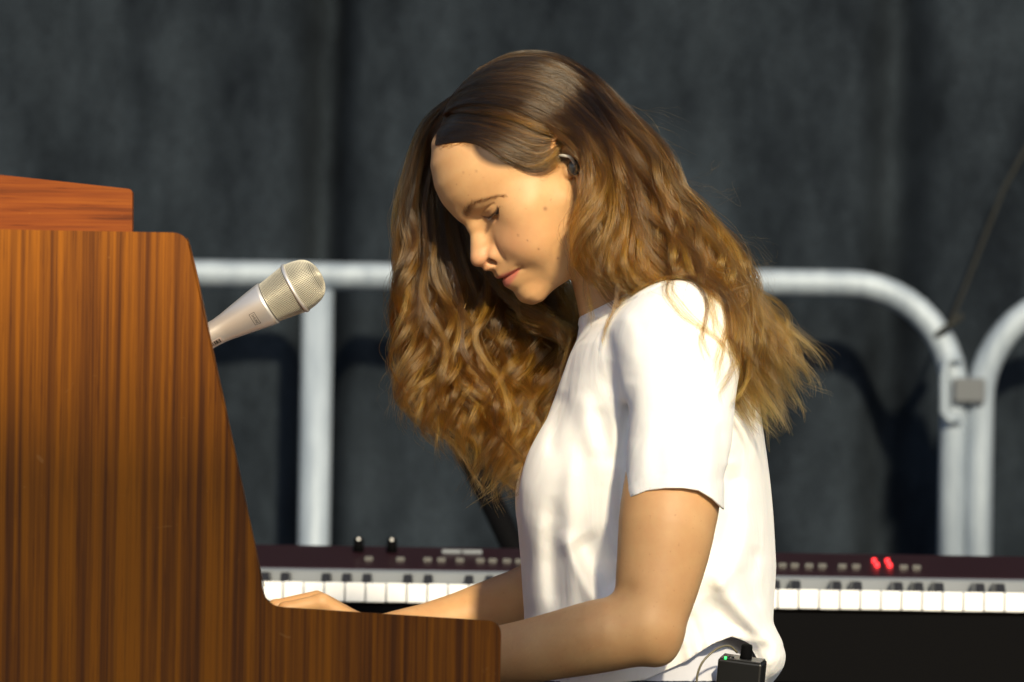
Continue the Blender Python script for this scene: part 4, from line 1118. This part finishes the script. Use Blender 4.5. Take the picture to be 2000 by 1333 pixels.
def make_hair(root):
    D = HDENS
    # A: swept back from the parting over the temple and tucked behind the ear
    A = [[(853, 284, None), (882, 279, None), (930, 279, None), (985, 310, None), (1030, 328, None), (1066, 317, None), (1094, 287, None), (1128, 292, None), (1155, 345, -74), (1172, 410, -88)],
         [(855, 270, None), (895, 262, None), (950, 266, None), (1010, 290, None), (1050, 305, None), (1082, 292, None), (1110, 275, None), (1142, 310, -72), (1165, 370, -84), (1180, 440, -94)],
         [(860, 248, None), (905, 240, None), (965, 248, None), (1025, 270, None), (1068, 280, None), (1100, 268, None), (1136, 290, -72), (1164, 340, -82), (1180, 410, -94), (1200, 480, -98)],
         [(868, 228, None), (920, 218, None), (985, 228, None), (1045, 252, None), (1090, 268, None), (1132, 288, -72), (1164, 340, -82), (1185, 400, -92), (1205, 470, -98), (1225, 540, -104)]]
    family([[(925, 276, None), (975, 296, None), (1030, 312, None), (1070, 304, None), (1096, 284, None)], [(958, 288, None), (1000, 314, None), (1045, 326, None), (1078, 312, None), (1098, 286, None)],
            [(990, 314, None), (1022, 331, None), (1056, 330, None), (1084, 312, None), (1100, 288, None)], [(1015, 330, None), (1040, 340, None), (1064, 336, None), (1086, 318, None), (1102, 292, None)]], 44, 14, 3.6, .3, rad=.05, headoff=(.1, 1.0), lock_var=2.0, taper=.8, fly=.02, cloth=False, stag=.7, base=.2)
    family(A, int(110*D), 28, 1.8, .8, base=.2, headoff=(.1, 1.5), lock_var=1.2, len_var=.05, taper=.8, fly=.015, cloth=False)
    family([[(868, 230, None), (922, 219, None), (988, 229, None), (1048, 251, None), (1092, 264, None), (1138, 284, -74), (1168, 336, -86), (1180, 410, -96)],
            [(874, 216, None), (930, 202, None), (1000, 210, None), (1066, 236, None), (1112, 266, None), (1142, 305, -84), (1168, 370, -94), (1190, 440, -100)]], int(40*D), 34, 3.2, 1.0, headoff=(1.0, 4.5), lock_var=1.5, taper=.8, fly=.02, cloth=False)
    # short fine hairs of the hairline and before the ear
    # baby hairs that feather the hairline
    edge = np.array([(848, 262), (850, 280), (858, 292), (884, 286), (930, 284), (958, 298), (985, 316), (1025, 334), (1062, 330), (1090, 316), (1098, 330)], float)
    seg = np.r_[0, np.cumsum(np.linalg.norm(np.diff(edge, axis=0), axis=1))]; bp = []
    for _ in range(1300):
        s_ = hr.uniform(0, seg[-1]*.985); a0 = np.array([np.interp(s_, seg, edge[:, 0]), np.interp(s_, seg, edge[:, 1])]); a1 = np.array([np.interp(s_+28, seg, edge[:, 0]), np.interp(s_+28, seg, edge[:, 1])])
        st = a0+np.array([hr.normal()*2, hr.uniform(-8, 5)]); ln = hr.uniform(.6, 1.4); dv = (a1-a0)*ln+np.array([0, -(8 if a0[0] > 935 else 17)*hr.uniform(.3, 1.4)])
        bp.append(catmull([on_head(*(st+dv*k), .15+.9*k) for k in (0, .35, .7, 1.0)], K))
    bp = np.array(bp); ALL_P.append(bp); ALL_R.append(np.full(bp.shape[:2], .05)); ALL_L.append(hr.uniform(.3, .8, len(bp)))
    # B: from the parting over the near side, down behind the ear to the shoulder and back
    e1 = [(1150, 350, -92), (1132, 405, -98), (1122, 455, -100), (1128, 505, -98), (1150, 545, -96)]
    B0 = [[(870, 228, None), (925, 204, None), (1000, 212, None), (1068, 240, None), (1138, 268, -76), (1168, 318, -88), (1160, 385, -99), (1142, 440, -102), (1136, 500, -102), (1150, 545, -98), (1190, 550, -96)],
          [(874, 220, None), (930, 196, None), (1010, 204, None), (1080, 236, None), (1130, 285, -84), (1160, 350, -95), (1165, 420, -104), (1150, 480, -110), (1165, 540, -108), (1205, 560, -104), (1250, 545, -104)],
          [(878, 210, None), (940, 184, None), (1025, 192, None), (1095, 228, None), (1150, 285, -82), (1185, 360, -95), (1205, 430, -106), (1230, 500, -116), (1280, 550, -124), (1340, 560, -128), (1400, 530, -120)],
          [(884, 200, None), (950, 170, None), (1035, 172, None), (1110, 212, None), (1165, 275, -78), (1210, 350, -92), (1250, 425, -104), (1290, 500, -118), (1340, 560, -135), (1400, 610, -150), (1440, 680, -160)]]
    family(B0, int(110*D), 40, 4.8, 8.5, lock_var=4, wl=95, fly=.05)
    B1 = [[(884, 200, None), (950, 172, None), (1035, 175, None), (1110, 215, None), (1170, 285, -76), (1220, 370, -92), (1265, 450, -106), (1320, 530, -125), (1370, 600, -155), (1400, 670, -175), (1450, 760, -160)],
          [(895, 184, None), (965, 150, None), (1050, 150, None), (1125, 190, None), (1190, 260, -66), (1245, 345, -82), (1300, 430, -98), (1360, 520, -120), (1420, 610, -135), (1470, 700, -125), (1510, 800, -105)],
          [(910, 164, None), (980, 128, None), (1065, 128, None), (1145, 172, None), (1210, 245, -52), (1270, 330, -66), (1330, 425, -80), (1395, 520, -92), (1450, 600, -95), (1512, 690, -85), (1580, 790, -70)],
          [(935, 138, None), (1005, 107, None), (1090, 114, None), (1168, 162, -25), (1232, 235, -30), (1292, 315, -40), (1352, 405, -50), (1412, 495, -60), (1470, 585, -62), (1545, 675, -60), (1625, 750, -50)]]
    family(B1, int(150*D), 44, 5.2, 10.0, lock_var=8, wl=84, fly=.08, headoff=(1.5, 8))
    # the mass behind and beneath, from the crown to the back
    B2 = [[(1000, 112, 0), (1080, 118, 0), (1160, 168, 10), (1220, 250, 20), (1270, 350, 20), (1320, 450, 10), (1370, 550, 0), (1420, 640, -20), (1465, 740, -40), (1505, 880, -50)],
          [(1010, 108, 20), (1090, 120, 25), (1168, 175, 30), (1230, 255, 30), (1285, 345, 20), (1345, 450, 10), (1400, 550, 0), (1460, 640, -10), (1520, 730, -30), (1575, 790, -40)],
          [(1150, 330, -62), (1180, 380, -70), (1210, 440, -80), (1250, 500, -90), (1300, 560, -105), (1350, 620, -140), (1400, 700, -165), (1450, 780, -140), (1490, 850, -110)]]
    family(B2, int(110*D), 46, 7, 6.5, lock_var=10, wl=95, fly=.04, headoff=(1, 7))
    B3 = [[(1165, 300, -66), (1160, 370, -80), (1150, 430, -90), (1160, 490, -96), (1190, 540, -98), (1240, 560, -100), (1290, 560, -110)],
          [(1175, 320, -60), (1185, 400, -78), (1195, 460, -88), (1225, 520, -96), (1270, 560, -108), (1320, 580, -125), (1370, 590, -140)],
          [(1185, 340, -60), (1210, 420, -70), (1240, 480, -85), (1290, 530, -100), (1350, 570, -120), (1410, 600, -130), (1470, 560, -120)]]
    family(B3, int(64*D), 40, 5, 9.0, lock_var=8, wl=70, fly=.06, headoff=(1, 6))
    # single curling locks over the sleeve
    for g in ([(1330, 560, -150), (1362, 610, -178), (1358, 660, -205), (1372, 695, -212), (1384, 706, -214)],
              [(1380, 590, -160), (1420, 650, -190), (1440, 690, -206), (1424, 730, -216), (1400, 765, -222), (1408, 795, -222)],
              [(1420, 600, -140), (1450, 660, -160), (1462, 720, -176), (1440, 770, -190), (1412, 796, -200)],
              [(1210, 520, -110), (1200, 580, -120), (1192, 630, -128), (1215, 668, -136), (1240, 655, -140)],
              [(1150, 500, -104), (1142, 560, -98), (1152, 610, -96), (1140, 650, -96)],
              [(1370, 590, -150), (1400, 660, -190), (1398, 720, -215), (1385, 760, -222)]):
        family([g, [(a+6, b+3, y) for a, b, y in g]], 2, 22, 2.2, 2.0, rad=.06, lock_var=2, taper=.3, fly=.1)
    # C: far side, falling from the parting in front of the far cheek
    Cg = [[(915, 168, 4), (862, 206, 14), (820, 256, 26), (792, 350, 36), (784, 440, 40), (788, 530, 40), (798, 620, 38), (794, 700, 34), (792, 770, 30), (814, 830, 28)],
          [(885, 200, 4), (848, 236, 20), (820, 296, 34), (802, 380, 42), (798, 470, 46), (806, 560, 46), (812, 650, 44), (814, 740, 40), (834, 810, 36), (870, 860, 34)],
          [(864, 245, 4), (840, 280, 26), (824, 345, 44), (818, 430, 52), (828, 520, 54), (838, 620, 50), (842, 710, 46), (862, 800, 42), (900, 870, 40), (930, 930, 40)],
          [(860, 262, 6), (842, 305, 32), (840, 370, 52), (850, 450, 60), (872, 540, 60), (884, 640, 56), (900, 740, 50), (930, 830, 46), (950, 900, 44), (940, 970, 42)]]
    family(Cg, int(105*D), 50, 4.8, 12.0, lock_var=7, wl=78, fly=.08, headoff=(1, 6), cloth=False)
    Cd = [[(880, 230, 40), (860, 330, 66), (875, 430, 76), (905, 530, 74), (930, 640, 66), (945, 740, 58), (965, 840, 50), (975, 920, 44), (945, 975, 42)],
          [(900, 230, 60), (900, 360, 84), (930, 470, 86), (965, 570, 80), (985, 660, 70), (1000, 760, 60), (1005, 850, 52), (1000, 930, 46), (960, 985, 44)],
          [(940, 240, 74), (960, 380, 92), (1000, 480, 90), (1035, 570, 82), (1055, 660, 72), (1050, 750, 66), (1035, 840, 60), (1025, 920, 54), (990, 975, 50)],
          [(1000, 260, 80), (1040, 400, 92), (1080, 500, 86), (1110, 580, 78), (1120, 650, 72), (1095, 720, 70), (1070, 800, 66), (1050, 880, 62), (1025, 950, 56)]]
    family(Cd, int(105*D), 50, 5.6, 14.0, lock_var=10, wl=72, fly=.08, headoff=(1, 6))
    # curls at the tips of the far side
    top = [(890, 240, 20), (850, 300, 44), (832, 380, 54), (826, 470, 48)]
    top2 = [(905, 230, 50), (890, 340, 74), (915, 440, 74), (950, 520, 64)]
    Ce = [top+[(826, 560, 40), (838, 650, 30), (842, 730, 24), (858, 800, 20), (884, 860, 24), (905, 900, 36)], top+[(836, 560, 38), (868, 650, 28), (905, 730, 20), (960, 795, 18), (1000, 855, 26), (992, 930, 38), (950, 955, 44)],
          top2+[(965, 600, 50), (955, 690, 30), (985, 775, 20), (1022, 845, 24), (1014, 920, 36), (965, 978, 44)]]
    Cf = [top2+[(1000, 570, 50), (1050, 620, 36), (1100, 650, 22), (1108, 700, 14), (1075, 750, 18)], top2+[(990, 580, 56), (1030, 620, 40), (1085, 640, 24), (1122, 670, 14), (1085, 735, 16)]]
    family(Ce, int(60*D), 34, 4.0, 14, lock_var=9, wl=75, fly=.06, headoff=(1, 6)); family(Cf, int(20*D), 30, 4, 6, lock_var=6, wl=70, fly=.06, headoff=(1, 6))
    # loose strands lifting off the crown
    family([B0[2], B1[0], B1[1], B1[2], B1[3]], 60, 6, 9, 5, rad=.045, headoff=(4, 9), lock_var=6, wl=110, fly=.5, taper=1.2)
    # flyaways
    for g in ([(1150, 170, -20), (1220, 210, -20), (1290, 240, -20), (1330, 262, -20)], [(1340, 350, -40), (1390, 360, -40), (1414, 340, -40)], [(1380, 440, -50), (1440, 455, -50), (1490, 475, -40)],
              [(1400, 480, -50), (1450, 470, -50), (1475, 500, -50), (1470, 540, -40)], [(1420, 560, -60), (1480, 620, -50), (1540, 625, -50)], [(1500, 650, -50), (1560, 690, -50), (1620, 720, -50)],
              [(790, 620, 36), (772, 700, 34), (766, 770, 30), (772, 810, 30)], [(1180, 190, -20), (1240, 225, -20), (1300, 300, -20), (1316, 340, -20)], [(780, 520, 36), (770, 600, 34), (776, 680, 30)]):
        family([g, [(a+10, b+14, y+6) for a, b, y in g]], 4, 3, 3, 4, rad=.035, lock_var=9, taper=1.6, fly=.3, cloth=False)
    Pn, Rn = np.concatenate(ALL_P), np.concatenate(ALL_R)
    print('STRANDS', Pn.shape)
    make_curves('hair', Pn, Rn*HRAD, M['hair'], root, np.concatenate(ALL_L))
    # brows and lashes
    br, brr = [], []
    for sg in (1, -1):
        for _ in range(230):
            y = hr.uniform(-16, 22); bx = np.interp(y, [-17, -8, 4, 18, 24], [21.5, 25.0, 27.2, 20.5, 15]); wd = np.interp(y, [-18, -10, 6, 24], [3.2, 3.0, 2.0, .6])
            z = bx+hr.normal()*wd*.5; yy = EYE[sg][1]+y*sg
            xs = np.linspace(100, 40, 80); f = Fhead(np.stack([xs, 0*xs+yy, 0*xs+z], 1), False); x = xs[np.argmax(f < 0)]
            ang = np.interp(y, [-17, -8, 8, 22], [1.2, .7, .15, -.25])+hr.normal()*.2; ln = hr.uniform(4, 7)
            d = np.array([-.25*(y > 5), math.cos(ang)*sg, math.sin(ang)]); tt = np.linspace(0, 1, 6)[:, None]
            c = np.array([x, yy, z]) + d*ln*tt; c = push(c[None], lambda p: Fhead(p, False), np.array([.15, .5, .7, .6, .4, .3]))[0]
            br.append(toW(c)); brr.append(.075*np.array([1, 1, .9, .8, .6, .3]))
    make_curves('eyebrows', np.array(br), np.array(brr), M['brow'], root)
    la, lar = [], []
    for sg in (1, -1):
        e = EYE[sg]
        for low in (0, 1):
            for k in range(60 if not low else 34):
                y = np.interp(k, [0, 59 if not low else 33], [-12.5, 14]); t_ = max(0, 1-(y/13.6)**2)
                zz = e[2]-.4-4.6*t_**.8+.03*y if not low else e[2]-.7-10.2*t_**.85+.03*y
                dz = zz-e[2]; rx = math.sqrt(max(13.4**2-y*y-dz*dz, 4)); p0 = np.array([e[0]+rx, e[1]+y*sg, zz])
                ln = (7.5 if not low else 3.6)*hr.uniform(.75, 1.1)*(.75+.35*(y+12)/26)
                out_ = np.array([1.0, y*sg*.055+hr.normal()*.06, -.55 if not low else -.9]); out_ /= np.linalg.norm(out_)
                tt = np.linspace(0, 1, 7)[:, None]; c = p0 + out_*ln*tt + np.array([0, 0, 1.0])*(tt**2)*(ln*.32 if not low else -ln*.05)
                la.append(toW(c)); lar.append(np.linspace(.21, .05, 7)*(1 if not low else .55))
    make_curves('eyelashes', np.array(la), np.array(lar), M['lash'], root)
def arm_hair(root):
    n = 1100; i = hr.integers(2, len(FORE_N)-3, n); f_ = hr.uniform(size=n)[:, None]; c = FORE_N[i]*(1-f_)+FORE_N[i+1]*f_; ax = FORE_N[i+1]-FORE_N[i]; ax /= np.linalg.norm(ax, axis=1)[:, None]
    an = hr.uniform(-1.9, 1.9, n)[:, None]; u = np.cross(ax, [0, 1., 0]); u /= np.linalg.norm(u, axis=1)[:, None]; p = c+(u*np.sin(an)-np.array([0, 1., 0])*np.cos(an))*(FORE_NR[i]+1)[:, None]
    for _ in range(3):
        f, g = grad(Fbody, p); p = p-g*f[:, None]
    d = ax*.8+g*.35+np.array([0, 0, -.45])+hr.normal(size=(n, 3))*.22; d /= np.linalg.norm(d, axis=1)[:, None]; ln = hr.uniform(4, 9, n)[:, None, None]; tt = np.linspace(0, 1, 4)[None, :, None]
    pts = p[:, None]+d[:, None]*ln*tt-g[:, None]*(tt**2)*ln*.2; rr = np.tile(np.array([.03, .028, .02, .01]), (n, 1))
    make_curves('arm_hair', np.array(pts), np.array(rr), M['fuzz'], root)
M['fuzz'] = hair_mat('fine_hair', (.3, .17, .07), (.4, .24, .1), (.45, .28, .12), .4)
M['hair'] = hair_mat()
M['brow'] = hair_mat('brow_hair', (.05, .028, .014), (.06, .034, .016), (.08, .045, .02), .5)
M['lash'] = hair_mat('lash_hair', (.012, .008, .006), (.012, .008, .006), (.012, .008, .006), .5)
HDENS, HRAD = 1.0, 1.0
make_hair(her)
arm_hair(her)

# ------------------------------------------------------------------ small worn things
def ear_monitor():
    c = Vector(on_head(1122, 328, 6)/1000.) + Vector((0, -.006, 0))
    t = thing('earphone', 'small clear in-ear monitor with a looped cable in her left ear', 'earphone', tuple(c))
    clear = mat('smoky_plastic', (.06, .055, .05), .12); clear_l = mat('clear_plastic', (.45, .42, .38), .18)
    bm = bmesh.new(); bmesh.ops.create_icosphere(bm, subdivisions=3, radius=.0062)
    bmesh.ops.scale(bm, vec=(1, .8, 1.25), verts=bm.verts); bmesh.ops.translate(bm, vec=c, verts=bm.verts); local(obj('housing', bm, clear), t)
    a = Vector(PM(1094, 308, -78)/1000.); 
    bm = bmesh.new(); tube(bm, catmull([c+Vector((0, -.004, .003)), c+Vector((-.004, -.006, .009)), c+Vector((-.010, -.005, .0105)), c+Vector((-.014, .0, .011)), c+Vector((-.016, .008, .010))], 14), .0016, 8)
    local(obj('cable', bm, clear_l), t)
ear_monitor()
def belt_pack():
    Y = -.165
    a = Vector(P(1448, 1288, Y))
    t = thing('belt_pack', 'black radio belt pack with a green light clipped at her waist', 'belt pack', tuple(a))
    bm = bmesh.new(); box(bm, -.0205, .0225, -.011, .013, -.085, 0, .002)
    rot = Matrix.Rotation(R(7), 4, 'Y') @ Matrix.Rotation(R(-14), 4, 'Z') @ Matrix.Rotation(R(12), 4, 'X')
    T = Matrix.Translation(a) @ rot
    bmesh.ops.transform(bm, matrix=T, verts=bm.verts); local(obj('case', bm, mat('pack_black', (.008, .008, .008), .35), smooth=False), t)
    bm = bmesh.new(); box(bm, -.019, .021, -.0095, .0115, 0, .0012, .0005); bmesh.ops.transform(bm, matrix=T, verts=bm.verts); local(obj('top_plate', bm, mat('pack_grey', (.03, .03, .032), .3), smooth=False), t)
    def cyl(name, x, y, prof, m_, par=t):
        bm = bmesh.new(); lathe(bm, prof, (x, y, 0), (0, 0, 1), 20); bmesh.ops.transform(bm, matrix=T, verts=bm.verts); return local(obj(name, bm, m_), par)
    cyl('knob', .004, .001, [(0, .0062), (.004, .0056), (.013, .0054), (.0145, .0046)], M['black'])
    cyl('socket', -.010, -.004, [(0, .004), (.0022, .004)], M['blackmetal'])
    cyl('indicator_light', -.0135, -.0088, [(0.0, .0012), (.0022, .001)], M['green_led'])
    c0 = T @ Vector((-.012, -.003, .0))
    cb = bpy.data.meshes
    bm = bmesh.new(); pts = catmull([Vector(P(1360, 1345, -.185)), Vector(P(1363, 1315, -.186)), Vector(P(1375, 1290, -.185)), Vector(P(1400, 1268, -.18)), Vector(P(1424, 1262, -.168)), Vector(P(1440, 1275, -.16))], 30)
    tube(bm, pts, .0011, 8); local(obj('cable', bm, mat('braided_cable', (.13, .115, .075), .4)), t)
belt_pack()
